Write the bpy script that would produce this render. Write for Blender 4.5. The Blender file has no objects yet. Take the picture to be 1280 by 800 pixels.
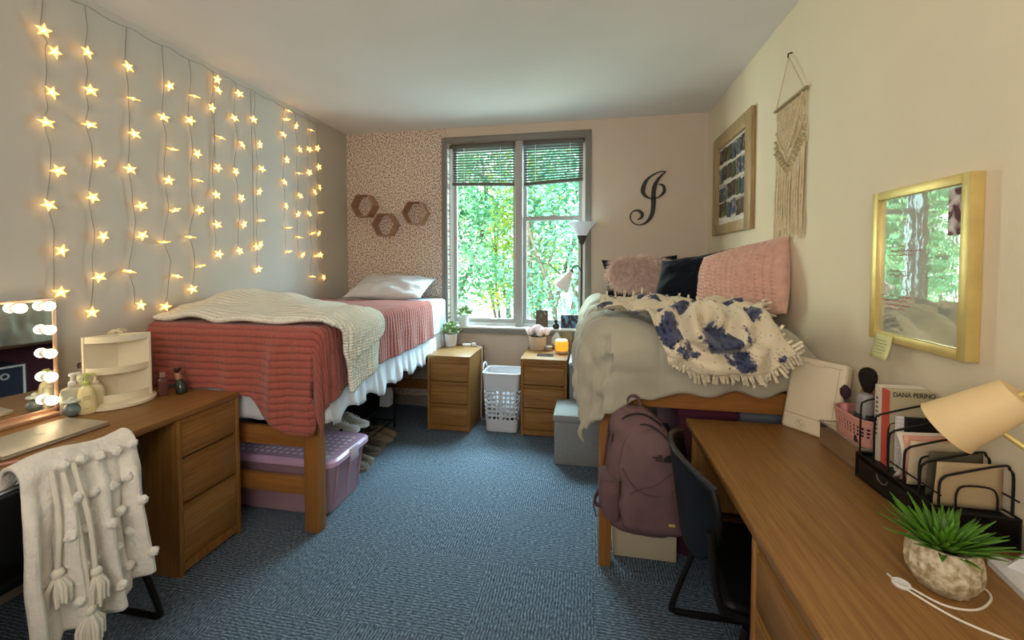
import bpy, bmesh, math, random
from mathutils import Vector, Matrix, Euler, noise
R = random.Random(11)
PI = math.pi
C = bpy.context.scene.collection
V = Vector

# ------------------------------------------------------------------ materials
def lin(h):
    h = h.lstrip('#')
    v = [int(h[i:i+2], 16)/255 for i in (0, 2, 4)]
    return tuple(((c/12.92) if c <= .04045 else ((c+.055)/1.055)**2.4) for c in v) + (1,)

def nd(nt, t, **kw):
    n = nt.nodes.new(t)
    for k, v in kw.items():
        if k in n.inputs: n.inputs[k].default_value = v
        else: setattr(n, k, v)
    return n

def base(name):
    m = bpy.data.materials.new(name); m.use_nodes = True
    nt = m.node_tree
    return m, nt, nt.nodes['Principled BSDF'], nt.links.new

def mat(name, col, rough=.6, metal=0, var=.12, vscale=6, bump=0, bscale=60, spec=.4, emit=0, ecol=None, alpha=1, trans=0, sheen=0, stretch=None, coord='Object', sss=0):
    m, nt, p, L = base(name)
    tc = nd(nt, 'ShaderNodeTexCoord')
    mp = nd(nt, 'ShaderNodeMapping')
    if stretch: mp.inputs['Scale'].default_value = stretch
    L(tc.outputs[coord], mp.inputs['Vector'])
    n = nd(nt, 'ShaderNodeTexNoise', Scale=vscale, Detail=4.0)
    L(mp.outputs[0], n.inputs['Vector'])
    c = lin(col)
    r = nd(nt, 'ShaderNodeValToRGB')
    r.color_ramp.elements[0].position = .3; r.color_ramp.elements[1].position = .7
    r.color_ramp.elements[0].color = tuple(x*(1-var) for x in c[:3]) + (1,)
    r.color_ramp.elements[1].color = tuple(min(1, x*(1+var)) for x in c[:3]) + (1,)
    L(n.outputs['Fac'], r.inputs['Fac']); L(r.outputs[0], p.inputs['Base Color'])
    p.inputs['Roughness'].default_value = rough; p.inputs['Metallic'].default_value = metal
    p.inputs['Specular IOR Level'].default_value = spec
    p.inputs['Alpha'].default_value = alpha
    p.inputs['Transmission Weight'].default_value = trans
    if sheen: p.inputs['Sheen Weight'].default_value = sheen
    if bump:
        n2 = nd(nt, 'ShaderNodeTexNoise', Scale=bscale, Detail=3.0); L(mp.outputs[0], n2.inputs['Vector'])
        b = nd(nt, 'ShaderNodeBump', Strength=bump, Distance=.01); L(n2.outputs['Fac'], b.inputs['Height']); L(b.outputs[0], p.inputs['Normal'])
    if emit:
        p.inputs['Emission Color'].default_value = lin(ecol or col); p.inputs['Emission Strength'].default_value = emit
    return m

def wood(name, c0, c1, axis='x', rough=.42, scale=1.0):
    m, nt, p, L = base(name)
    tc = nd(nt, 'ShaderNodeTexCoord'); mp = nd(nt, 'ShaderNodeMapping')
    s = {'x': (1.6, 34, 34), 'y': (34, 1.6, 34), 'z': (34, 34, 1.6)}[axis]
    mp.inputs['Scale'].default_value = tuple(v*scale for v in s)
    L(tc.outputs['Object'], mp.inputs['Vector'])
    n = nd(nt, 'ShaderNodeTexNoise', Scale=1.6, Detail=6.0, Roughness=.65, Distortion=.6); L(mp.outputs[0], n.inputs['Vector'])
    n3 = nd(nt, 'ShaderNodeTexNoise', Scale=5.5, Detail=2.0); L(mp.outputs[0], n3.inputs['Vector'])
    mx = nd(nt, 'ShaderNodeMath', operation='MULTIPLY_ADD'); mx.inputs[1].default_value = .35
    L(n3.outputs['Fac'], mx.inputs[0]); 
    md = nd(nt, 'ShaderNodeMath', operation='MULTIPLY'); md.inputs[1].default_value = .65
    L(n.outputs['Fac'], md.inputs[0]); L(md.outputs[0], mx.inputs[2])
    r = nd(nt, 'ShaderNodeValToRGB'); r.color_ramp.elements[0].position = .32; r.color_ramp.elements[1].position = .66
    r.color_ramp.elements[0].color = lin(c0); r.color_ramp.elements[1].color = lin(c1)
    L(mx.outputs[0], r.inputs['Fac']); L(r.outputs[0], p.inputs['Base Color'])
    p.inputs['Roughness'].default_value = rough; p.inputs['Specular IOR Level'].default_value = .35
    b = nd(nt, 'ShaderNodeBump', Strength=.12, Distance=.004); L(mx.outputs[0], b.inputs['Height']); L(b.outputs[0], p.inputs['Normal'])
    return m

def quilt(name, col, su, sv, depth=.6, rough=.85, wu=.45, var=.16, sheen=.3, dist=.006):
    """cloth with stitched rows: lines every 1/sv along v, and a finer pucker along u (UV in metres)"""
    m, nt, p, L = base(name)
    tc = nd(nt, 'ShaderNodeTexCoord')
    sx = nd(nt, 'ShaderNodeSeparateXYZ'); L(tc.outputs['UV'], sx.inputs[0])
    nz = nd(nt, 'ShaderNodeTexNoise', Scale=14.0, Detail=3.0); L(tc.outputs['UV'], nz.inputs['Vector'])
    def wave(sock, k, jit):
        a = nd(nt, 'ShaderNodeMath', operation='MULTIPLY_ADD'); a.inputs[1].default_value = k*PI
        j = nd(nt, 'ShaderNodeMath', operation='MULTIPLY'); j.inputs[1].default_value = jit
        L(nz.outputs['Fac'], j.inputs[0]); L(sock, a.inputs[0]); L(j.outputs[0], a.inputs[2])
        s = nd(nt, 'ShaderNodeMath', operation='SINE'); L(a.outputs[0], s.inputs[0])
        b = nd(nt, 'ShaderNodeMath', operation='ABSOLUTE'); L(s.outputs[0], b.inputs[0])
        c = nd(nt, 'ShaderNodeMath', operation='POWER'); c.inputs[1].default_value = .5; L(b.outputs[0], c.inputs[0])
        return c.outputs[0]
    w1 = wave(sx.outputs['Y'], sv, 1.2); w2 = wave(sx.outputs['X'], su, 3.5)
    mm = nd(nt, 'ShaderNodeMath', operation='MULTIPLY_ADD'); mm.inputs[1].default_value = wu
    L(w2, mm.inputs[0]); L(w1, mm.inputs[2])
    b = nd(nt, 'ShaderNodeBump', Strength=depth, Distance=dist); L(mm.outputs[0], b.inputs['Height']); L(b.outputs[0], p.inputs['Normal'])
    c = lin(col)
    r = nd(nt, 'ShaderNodeValToRGB'); r.color_ramp.elements[0].position = .15; r.color_ramp.elements[1].position = 1.1
    r.color_ramp.elements[0].color = tuple(x*(1-2.2*var) for x in c[:3]) + (1,); r.color_ramp.elements[1].color = tuple(min(1, x*(1+var)) for x in c[:3]) + (1,)
    L(mm.outputs[0], r.inputs['Fac']); L(r.outputs[0], p.inputs['Base Color'])  # bump height darkens the colour in stitched grooves, painting in their crease shade
    p.inputs['Roughness'].default_value = rough; p.inputs['Specular IOR Level'].default_value = .15
    p.inputs['Sheen Weight'].default_value = sheen
    return m

def glassy(name, tint='#ffffff', gl=.12, rough=.03, opac=0.0, ocol='#ffffff'):
    """thin sheet: see-through, some mirror reflection, optional milky part"""
    m = bpy.data.materials.new(name); m.use_nodes = True; nt = m.node_tree; L = nt.links.new
    nt.nodes.remove(nt.nodes['Principled BSDF']); out = nt.nodes['Material Output']
    t = nd(nt, 'ShaderNodeBsdfTransparent', Color=lin(tint)); g = nd(nt, 'ShaderNodeBsdfGlossy', Roughness=rough)
    lw = nd(nt, 'ShaderNodeLayerWeight', Blend=gl)
    nz = nd(nt, 'ShaderNodeTexNoise', Scale=5.0); tc = nd(nt, 'ShaderNodeTexCoord'); L(tc.outputs['Object'], nz.inputs['Vector'])
    mx = nd(nt, 'ShaderNodeMixShader'); L(lw.outputs['Fresnel'], mx.inputs[0]); L(t.outputs[0], mx.inputs[1]); L(g.outputs[0], mx.inputs[2])
    res = mx
    if opac:
        d = nd(nt, 'ShaderNodeBsdfPrincipled', Roughness=.4); d.inputs['Base Color'].default_value = lin(ocol)
        ma = nd(nt, 'ShaderNodeMath', operation='MULTIPLY_ADD'); ma.inputs[1].default_value = .2; ma.inputs[2].default_value = opac-.1
        L(nz.outputs['Fac'], ma.inputs[0])
        m2 = nd(nt, 'ShaderNodeMixShader'); L(ma.outputs[0], m2.inputs[0]); L(mx.outputs[0], m2.inputs[1]); L(d.outputs[0], m2.inputs[2]); res = m2
    L(res.outputs[0], out.inputs['Surface'])
    return m

# ------------------------------------------------------------------ mesh builder
class MB:
    def __init__(s):
        s.bm = bmesh.new(); s.uv = s.bm.loops.layers.uv.verify()
    def boxm(s, M, bev=0, seg=2):
        r = bmesh.ops.create_cube(s.bm, size=1, matrix=M); vs = r['verts']
        if bev:
            es = list({e for v in vs for e in v.link_edges})
            bmesh.ops.bevel(s.bm, geom=es, offset=bev, segments=seg, affect='EDGES', profile=.5)
        return s
    def box(s, x0, x1, y0, y1, z0, z1, bev=0, seg=2):
        return s.boxm(Matrix.LocRotScale(V(((x0+x1)/2, (y0+y1)/2, (z0+z1)/2)), None, V((abs(x1-x0), abs(y1-y0), abs(z1-z0)))), bev, seg)
    def rbox(s, c, size, rot=(0, 0, 0), bev=0, seg=2):
        return s.boxm(Matrix.LocRotScale(V(c), Euler(rot), V(size)), bev, seg)
    def ring(s, pts): return [s.bm.verts.new(p) for p in pts]
    def skin(s, rings, closed=True, cap0=False, cap1=False, loop=False):
        n = len(rings[0]); rr = rings + ([rings[0]] if loop else [])
        for a, b in zip(rr[:-1], rr[1:]):
            for i in range(n if closed else n-1):
                j = (i+1) % n
                try: s.bm.faces.new((a[i], a[j], b[j], b[i]))
                except ValueError: pass
        if cap0: s.bm.faces.new(list(reversed(rings[0])))
        if cap1: s.bm.faces.new(rings[-1])
        return s
    def tube(s, pts, r, n=8, closed=False, caps=True, flat=1.0):
        pts = [V(p) for p in pts]; N = len(pts); rings = []; up = None
        for i, p in enumerate(pts):
            a = pts[(i-1) % N] if (closed or i > 0) else p; b = pts[(i+1) % N] if (closed or i < N-1) else p
            t = (b-a)
            if t.length < 1e-9: t = V((0, 0, 1))
            t.normalize()
            if up is None:
                up = V((0, 0, 1)) if abs(t.z) < .9 else V((1, 0, 0))
            u = (up - t*up.dot(t))
            if u.length < 1e-6: u = t.orthogonal()
            u.normalize(); w = t.cross(u); up = u
            rad = r[i] if isinstance(r, (list, tuple)) else r
            rings.append(s.ring([p + u*math.cos(2*PI*k/n)*rad*flat + w*math.sin(2*PI*k/n)*rad for k in range(n)]))
        return s.skin(rings, True, caps and not closed, caps and not closed, closed)
    def cyl(s, p0, p1, r0, r1=None, n=16): return s.tube([p0, p1], [r0, r0 if r1 is None else r1], n)
    def lathe(s, prof, c=(0, 0, 0), n=24, M=None, cap0=True, cap1=True, sx=1, sy=1):
        rings = []
        for r, z in prof:
            ps = [V((r*sx*math.cos(2*PI*k/n), r*sy*math.sin(2*PI*k/n), z)) for k in range(n)]
            rings.append(s.ring([(M @ p if M else p) + V(c) for p in ps]))
        return s.skin(rings, True, cap0, cap1)
    def ball(s, c, r, n=12, sc=(1, 1, 1), M=None):
        mt = Matrix.LocRotScale(V(c), None, V(sc)*r)
        if M: mt = M @ mt
        bmesh.ops.create_uvsphere(s.bm, u_segments=n, v_segments=max(6, n//2+1), radius=1, matrix=mt); return s
    def grid(s, f, nu, nv, uvf=None, cu=False):
        vs = [[s.bm.verts.new(f(i/nu, j/nv)) for j in range(nv+1)] for i in range(nu+(0 if cu else 1))]
        for i in range(nu):
            for j in range(nv):
                i2 = (i+1) % len(vs)
                fc = s.bm.faces.new((vs[i][j], vs[i2][j], vs[i2][j+1], vs[i][j+1]))
                if uvf:
                    for lp, (a, b) in zip(fc.loops, ((i, j), (i+1, j), (i+1, j+1), (i, j+1))): lp[s.uv].uv = uvf(a/nu, b/nv)
        return s
    def poly(s, pts): s.bm.faces.new([s.bm.verts.new(p) for p in pts]); return s
    def prism(s, pts, d):
        d = V(d); a = s.ring([V(p) for p in pts]); b = s.ring([V(p)+d for p in pts])
        return s.skin([a, b], True, True, True)
    def ribbon(s, pts, ws, n, th):
        """flat stroke of varying width along pts, lying in the plane of normal n"""
        pts = [V(p) for p in pts]; n = V(n); rings = []
        for i, p in enumerate(pts):
            t = (pts[min(i+1, len(pts)-1)]-pts[max(i-1, 0)]).normalized(); w = t.cross(n).normalized()
            h = ws[i]/2
            rings.append(s.ring([p-w*h, p+w*h, p+w*h+n*th, p-w*h+n*th]))
        return s.skin(rings, True, True, True)

RM = {}
def setp(o, label=None, cat=None, group=None, kind=None):
    if label: o['label'] = label
    if cat: o['category'] = cat
    if group: o['group'] = group
    if kind: o['kind'] = kind
    return o
def obj(name, mb, material, parent=None, smooth=True, ang=40, loc=None, world=True, label=None, cat=None, group=None, kind=None, weld=0):
    me = bpy.data.meshes.new(name)
    if weld: bmesh.ops.remove_doubles(mb.bm, verts=mb.bm.verts, dist=weld)
    bmesh.ops.recalc_face_normals(mb.bm, faces=mb.bm.faces)
    mb.bm.to_mesh(me); mb.bm.free()
    for m in (material if isinstance(material, (list, tuple)) else [material]): me.materials.append(m)
    if smooth:
        me.shade_smooth(); me.set_sharp_from_angle(angle=math.radians(ang))
    o = bpy.data.objects.new(name, me); C.objects.link(o)
    if parent is not None:
        o.parent = parent; RM[o] = RM[parent]
        if world: me.transform(RM[parent].inverted())
    else:
        M = Matrix.Translation(V(loc)) if loc else Matrix()
        if loc and world: me.transform(M.inverted())
        if loc: o.location = loc
        RM[o] = M
    return setp(o, label, cat, group, kind)
def thing(name, label, cat, loc=(0, 0, 0), rz=0, group=None, rot=None):
    o = bpy.data.objects.new(name, None); C.objects.link(o); o.empty_display_size = .1
    o.location = loc; e = Euler(rot) if rot else Euler((0, 0, rz)); o.rotation_euler = e
    RM[o] = Matrix.LocRotScale(V(loc), e, None)
    return setp(o, label, cat, group)
def copy_tree(o, parent=None):
    c = o.copy(); C.objects.link(c); c.parent = parent
    for ch in [x for x in bpy.data.objects if x.parent == o]: copy_tree(ch, c)
    return c
def solid(o, t, off=0):
    m = o.modifiers.new('thickness', 'SOLIDIFY'); m.thickness = t; m.offset = off; return o
def nz(p, s=1.0, o=0): return noise.noise(V(p)*s + V((o, o*1.7, o*.3)))
def smooth(a, b, x):
    t = max(0, min(1, (x-a)/(b-a))); return t*t*(3-2*t)
def lerp(a, b, t): return a+(b-a)*t
def interp(tab, x):
    if x <= tab[0][0]: return tab[0][1]
    for (x0, y0), (x1, y1) in zip(tab[:-1], tab[1:]):
        if x <= x1: return lerp(y0, y1, smooth(0, 1, (x-x0)/(x1-x0)))
    return tab[-1][1]
def spline(pts, k=6):
    pts = [V(p) for p in pts]; out = []
    for i in range(len(pts)-1):
        p0, p1, p2, p3 = pts[max(i-1, 0)], pts[i], pts[i+1], pts[min(i+2, len(pts)-1)]
        for j in range(k):
            t = j/k
            out.append(.5*((2*p1)+(p2-p0)*t+(2*p0-5*p1+4*p2-p3)*t*t+(3*p1-p0-3*p2+p3)*t**3))
    out.append(pts[-1]); return out
def text_mesh(body, size, M, material, parent, name='lettering', align='LEFT', ext=.0004, bold=0, spacing=1, fit=0):
    cu = bpy.data.curves.new(name, 'FONT'); cu.body = body; cu.size = size; cu.extrude = ext; cu.align_x = align; cu.offset = bold; cu.space_character = spacing
    t = bpy.data.objects.new(name, cu); C.objects.link(t); bpy.context.view_layer.update()
    me = bpy.data.meshes.new_from_object(t.evaluated_get(bpy.context.evaluated_depsgraph_get()))
    bpy.data.objects.remove(t)
    if fit:
        xs = [v.co.x for v in me.vertices]; k = fit/(max(xs)-min(xs)); me.transform(Matrix.Diagonal((k, 1, 1, 1)))
    me.transform(M)
    o = bpy.data.objects.new(name, me); C.objects.link(o); me.materials.clear(); me.materials.append(material)
    o.parent = parent; RM[o] = RM[parent]; me.transform(RM[parent].inverted())
    return o
def frame_m(o, ex, ey):
    """matrix whose x, y axes are ex, ey (z = ex x ey) at o"""
    ex = V(ex).normalized(); ez = ex.cross(V(ey)).normalized(); ey = ez.cross(ex)
    M = Matrix((ex, ey, ez)).transposed().to_4x4(); M.translation = V(o); return M

# ------------------------------------------------------------------ room numbers
XL, XR, YB, ZC, YF = -2.445, 1.0233, 3.854, 2.747, -1.6

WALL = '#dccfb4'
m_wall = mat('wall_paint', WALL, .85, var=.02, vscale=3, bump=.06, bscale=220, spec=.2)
m_wall_l = mat('wall_paint_grey_cast', '#bcb4a6', .85, var=.02, vscale=3, bump=.06, bscale=220, spec=.2)  # same wall paint; this wall's greyer light cast is put into the colour
m_ceil = mat('ceiling_paint', '#dedad6', .9, var=.02, vscale=3, bump=.1, bscale=150, spec=.1)
m_trim = mat('window_trim_grey', '#7d7972', .6, var=.05)
m_vinyl = mat('white_vinyl', '#d5d8d8', .4, var=.03)
m_vinylg = mat('grey_vinyl', '#a9a7a3', .45, var=.03)
m_oak = {a: wood('honey_oak_'+a, '#7b5429', '#a87a40', a) for a in 'xyz'}
m_oakd = {a: wood('desk_oak_'+a, '#74502a', '#9a723f', a, rough=.38) for a in 'xyz'}
m_bedw = {a: wood('bed_pine_'+a, '#8c5a2a', '#a8743c', a) for a in 'xyz'}
m_black = mat('black_plastic', '#16161a', .45, var=.2)
m_blackmetal = mat('black_metal', '#1b1a1a', .4, metal=.3, var=.15)
m_white = mat('white_plastic', '#e6e6e4', .4, var=.03)
m_cream = mat('cream_plastic', '#e9dfc8', .4, var=.03)
m_gold = mat('brushed_gold', '#d9c27c', .4, metal=.45, var=.08, vscale=20)
m_darkgap = mat('dark_gap', '#20120a', .8)
m_leaf = mat('green_leaves', '#7fa062', .5, var=.45, vscale=25)

def wallpaper():
    m, nt, p, L = base('spotted_wallpaper')
    tc = nd(nt, 'ShaderNodeTexCoord')
    mp = nd(nt, 'ShaderNodeMapping'); mp.inputs['Rotation'].default_value = (-PI/2, 0, 0); L(tc.outputs['Object'], mp.inputs[0])
    v = nd(nt, 'ShaderNodeTexVoronoi', Scale=58.0, Randomness=1.0); v.voronoi_dimensions = '2D'; L(mp.outputs[0], v.inputs['Vector'])
    r = nd(nt, 'ShaderNodeValToRGB'); r.color_ramp.interpolation = 'LINEAR'
    e = r.color_ramp.elements; e[0].position = .25; e[1].position = .35
    e[0].color = lin('#76685f'); e[1].color = lin('#e0cdbd')
    L(v.outputs['Distance'], r.inputs['Fac']); L(r.outputs[0], p.inputs['Base Color']); p.inputs['Roughness'].default_value = .85
    p.inputs['Specular IOR Level'].default_value = .15
    return m
def carpet():
    m, nt, p, L = base('carpet_tiles')
    tc = nd(nt, 'ShaderNodeTexCoord')
    cm = nd(nt, 'ShaderNodeMapping'); cm.inputs['Scale'].default_value = (2, 2.3256, 0); cm.inputs['Location'].default_value = (.94+10, -4.395+10, .5); L(tc.outputs['Object'], cm.inputs[0])
    ck = nd(nt, 'ShaderNodeTexChecker', Scale=1.0); L(cm.outputs[0], ck.inputs['Vector'])
    sx = nd(nt, 'ShaderNodeSeparateXYZ'); L(tc.outputs['Object'], sx.inputs[0])
    dn = nd(nt, 'ShaderNodeTexNoise', Scale=26.0, Detail=3.0); L(tc.outputs['Object'], dn.inputs['Vector'])
    cols = []
    for ax, sc in (('X', (150, 40, 1)), ('Y', (40, 150, 1))):
        ph = nd(nt, 'ShaderNodeMath', operation='MULTIPLY'); ph.inputs[1].default_value = 2*PI/.0135; L(sx.outputs[ax], ph.inputs[0])
        jt = nd(nt, 'ShaderNodeMath', operation='MULTIPLY_ADD'); jt.inputs[1].default_value = 7.0; L(dn.outputs['Fac'], jt.inputs[0]); L(ph.outputs[0], jt.inputs[2])
        sn = nd(nt, 'ShaderNodeMath', operation='SINE'); L(jt.outputs[0], sn.inputs[0])
        mp = nd(nt, 'ShaderNodeMapping'); mp.inputs['Scale'].default_value = sc; L(tc.outputs['Object'], mp.inputs['Vector'])
        n = nd(nt, 'ShaderNodeTexNoise', Scale=1.3, Detail=3.0, Roughness=.7); L(mp.outputs[0], n.inputs['Vector'])
        m2 = nd(nt, 'ShaderNodeMath', operation='MULTIPLY_ADD'); m2.inputs[1].default_value = .075; L(sn.outputs[0], m2.inputs[0]); L(n.outputs['Fac'], m2.inputs[2]); cols.append(m2.outputs[0])
    mx = nd(nt, 'ShaderNodeMix'); L(ck.outputs['Fac'], mx.inputs[0]); L(cols[1], mx.inputs[2]); L(cols[0], mx.inputs[3])
    fn = nd(nt, 'ShaderNodeTexNoise', Scale=300.0, Detail=2.0); L(tc.outputs['Object'], fn.inputs['Vector'])
    ad = nd(nt, 'ShaderNodeMath', operation='MULTIPLY_ADD'); ad.inputs[1].default_value = .4
    L(fn.outputs['Fac'], ad.inputs[0]); L(mx.outputs[0], ad.inputs[2])
    r = nd(nt, 'ShaderNodeValToRGB'); e = r.color_ramp.elements; e[0].position = .5; e[1].position = .92
    e[0].color = lin('#343f4a'); e[1].color = lin('#9dafc0')
    k = e.new(.70); k.color = lin('#5b6b7b')
    L(ad.outputs[0], r.inputs['Fac']); L(r.outputs[0], p.inputs['Base Color']); p.inputs['Roughness'].default_value = .95
    p.inputs['Specular IOR Level'].default_value = .1
    b = nd(nt, 'ShaderNodeBump', Strength=.8, Distance=.008); L(ad.outputs[0], b.inputs['Height']); L(b.outputs[0], p.inputs['Normal'])
    return m

S_ = dict(kind='structure')
obj('floor', MB().box(XL-.15, XR+.15, YF-.1, YB+.2, -.12, 0), carpet(), **S_)
obj('ceiling', MB().box(XL-.15, XR+.15, YF-.1, YB+.2, ZC, ZC+.12), m_ceil, **S_)
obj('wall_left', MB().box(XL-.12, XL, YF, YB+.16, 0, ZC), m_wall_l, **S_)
obj('wall_right', MB().box(XR, XR+.12, YF, YB+.16, 0, ZC), m_wall, **S_)
obj('wall_front', MB().box(XL, XR, YF-.1, YF, 0, ZC), m_wall, **S_)
WX0, WX1, WZ0, WZ1 = -1.362, -.033, .80, 2.60
wb = MB()
wb.box(XL, WX0, YB, YB+.16, 0, ZC); nl = len(wb.bm.faces)
wb.box(WX1, XR, YB, YB+.16, 0, ZC); wb.box(WX0, WX1, YB, YB+.16, 0, WZ0); wb.box(WX0, WX1, YB, YB+.16, WZ1, ZC)
wb.bm.faces.ensure_lookup_table()
for i, f in enumerate(wb.bm.faces): f.material_index = 1 if i < nl else 0
obj('wall_back', wb, [mat('wall_paint_back_cast', '#cfbfad', .85, var=.02, vscale=3, bump=.06, bscale=220, spec=.2), wallpaper()], **S_)  # wall paint copy made less yellow, the weaker bounce light put into its colour
m_bb = mat('grey_baseboard', '#8d867c', .6)
obj('baseboard_back', MB().box(XL, XR, YB-.012, YB, 0, .1), m_bb, **S_)
obj('baseboard_left', MB().box(XL, XL+.012, YF, YB-.012, 0, .1), m_bb, **S_)
obj('baseboard_right', MB().box(XR-.012, XR, YF, YB-.012, 0, .1), m_bb, **S_)

# window
win = thing('window_1', None, None, ((WX0+WX1)/2, YB, WZ0)); win['kind'] = 'structure'
t = MB()
t.box(-1.417, WX0, YB-.018, YB+.005, .80, 2.656, .003); t.box(WX1, .022, YB-.018, YB+.005, .80, 2.656, .003); t.box(WX0, WX1, YB-.018, YB+.005, WZ1, 2.656, .003)
obj('window_trim', t, m_trim, win)
obj('window_sill', MB().box(-1.43, .034, YB-.045, YB+.1, .80, .822, .004), m_vinyl, win)
obj('sill_apron', MB().box(-1.43, .034, YB-.046, YB+.0, .757, .808, .003), m_trim, win)
f = MB(); y0, y1 = YB+.07, YB+.14
f.box(WX0, WX0+.035, y0, y1, WZ0, WZ1); f.box(WX1-.03, WX1, y0, y1, WZ0, WZ1); f.box(WX0, WX1, y0, y1, WZ1-.03, WZ1); f.box(WX0, WX1, y0, y1, WZ0, WZ0+.05)
obj('window_frame', f, m_vinyl, win)
obj('mullion', MB().box(-.69, -.622, YB+.02, YB+.14, WZ0, WZ1, .004), m_vinylg, win)
f = MB()
for (a, b, c, d, yy) in ((WX0+.035, -.69, WZ0+.05, WZ1-.03, YB+.085), (-.622, WX1-.03, 1.845, WZ1-.03, YB+.1), (-.622, WX1-.03, WZ0+.05, 1.885, YB+.075)):
    w = .032
    f.box(a, a+w, yy, yy+.03, c, d); f.box(b-w, b, yy, yy+.03, c, d); f.box(a+w, b-w, yy, yy+.03, c, c+w+.006); f.box(a+w, b-w, yy, yy+.03, d-w, d)
f.box(-.36, -.30, YB+.06, YB+.08, 1.885, 1.897, .003); f.box(-.95, -.88, YB+.06, YB+.085, .872, .888, .003)
obj('sash', f, m_vinylg, win)
g = MB()
g.box(-1.30, -.71, YB+.098, YB+.101, .87, 2.55); g.box(-.60, -.08, YB+.113, YB+.116, 1.86, 2.55); g.box(-.60, -.08, YB+.088, YB+.091, .87, 1.86)
obj('pane', g, glassy('window_glass', '#f4fffb', .06), win)

# blinds
m_slat = mat('blind_slats', '#484644', .55, var=.05)
m_rail = mat('blind_rail', '#5d5a55', .5, var=.05)
def blind(x0, x1, tilt, label):
    b = thing('window_blind', label, 'window blind', ((x0+x1)/2, YB+.035, 2.56), group='window blinds')
    obj('headrail', MB().box(x0, x1, YB+.02, YB+.062, 2.552, 2.596, .003), m_rail, b)
    s = MB(); n = 13; zt, zb = 2.535, 2.235
    for i in range(n):
        f_ = i/(n-1); zc = lerp(zt, zb, f_); dz = tilt*f_*f_
        yc = YB+.04
        s.rbox(((x0+x1)/2, yc, zc+dz*.0), (x1-x0-.01, .030, .0022), (math.radians(-13), -math.atan2(dz*.9, (x1-x0)), 0))
    obj('slats', s, m_slat, b)
    s = MB(); s.rbox(((x0+x1)/2, YB+.04, 2.202), (x1-x0-.008, .042, .03), (0, -math.atan2(tilt, x1-x0), 0), .004); obj('bottom_rail', s, m_rail, b)
    for fx in (.2, .78):
        xx = lerp(x0, x1, fx); s = MB()
        s.tube([(xx, YB+.022, 2.56), (xx, YB+.022, 2.21), (xx, YB+.058, 2.21), (xx, YB+.058, 2.56)], .0022, 5)
        obj('ladder_cord', s, m_white, b)
    return b
b1 = blind(-1.325, -.70, -.022, 'raised grey slatted blind whose bottom rail tips down toward the centre mullion')
b2 = blind(-.612, -.05, .032, 'raised grey slatted blind above the two-sash window half behind the floor lamp')
s = MB().tube([(-1.335, YB+.03, 2.55), (-1.337, YB+.025, 1.4), (-1.33, YB+.025, .95)], .003, 5); obj('tilt_wand', s, m_white, b1)

# ------------------------------------------------------------------ outside
obj('ground_outside', MB().box(-14, 12, YB+.4, 30, -1.0, -.9), mat('lawn_overexposed', '#e6e4d8', .9, var=.3), **S_)  # lawn colour whitened so the ground looks overexposed by daylight
def leafmat(name, c, tr):
    m, nt, p, L = base(name)
    tc = nd(nt, 'ShaderNodeTexCoord'); n = nd(nt, 'ShaderNodeTexNoise', Scale=2.3, Detail=4.0); L(tc.outputs['Object'], n.inputs['Vector'])
    r = nd(nt, 'ShaderNodeValToRGB'); e = r.color_ramp.elements
    e[0].position = .36; e[0].color = lin(c[0]); e[1].position = .72; e[1].color = lin(c[2]); k = e.new(.55); k.color = lin(c[1])
    L(n.outputs['Fac'], r.inputs['Fac']); L(r.outputs[0], p.inputs['Base Color']); p.inputs['Roughness'].default_value = .6
    t_ = nd(nt, 'ShaderNodeBsdfTranslucent'); L(r.outputs[0], t_.inputs['Color'])
    mx = nd(nt, 'ShaderNodeMixShader'); mx.inputs[0].default_value = tr; L(p.outputs[0], mx.inputs[1]); L(t_.outputs[0], mx.inputs[2])
    L(mx.outputs[0], nt.nodes['Material Output'].inputs['Surface'])
    return m
m_fol = [leafmat('foliage_teal', ('#47855f', '#7fb48a', '#bcd6a0'), .45), leafmat('foliage_yellow', ('#679a50', '#b4c660', '#f0d860'), .5), leafmat('foliage_mint', ('#54917a', '#8fc0a4', '#c6dfbc'), .45)]
m_bark = mat('bark', '#6b5f52', .9, var=.3, bump=.5)
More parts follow.
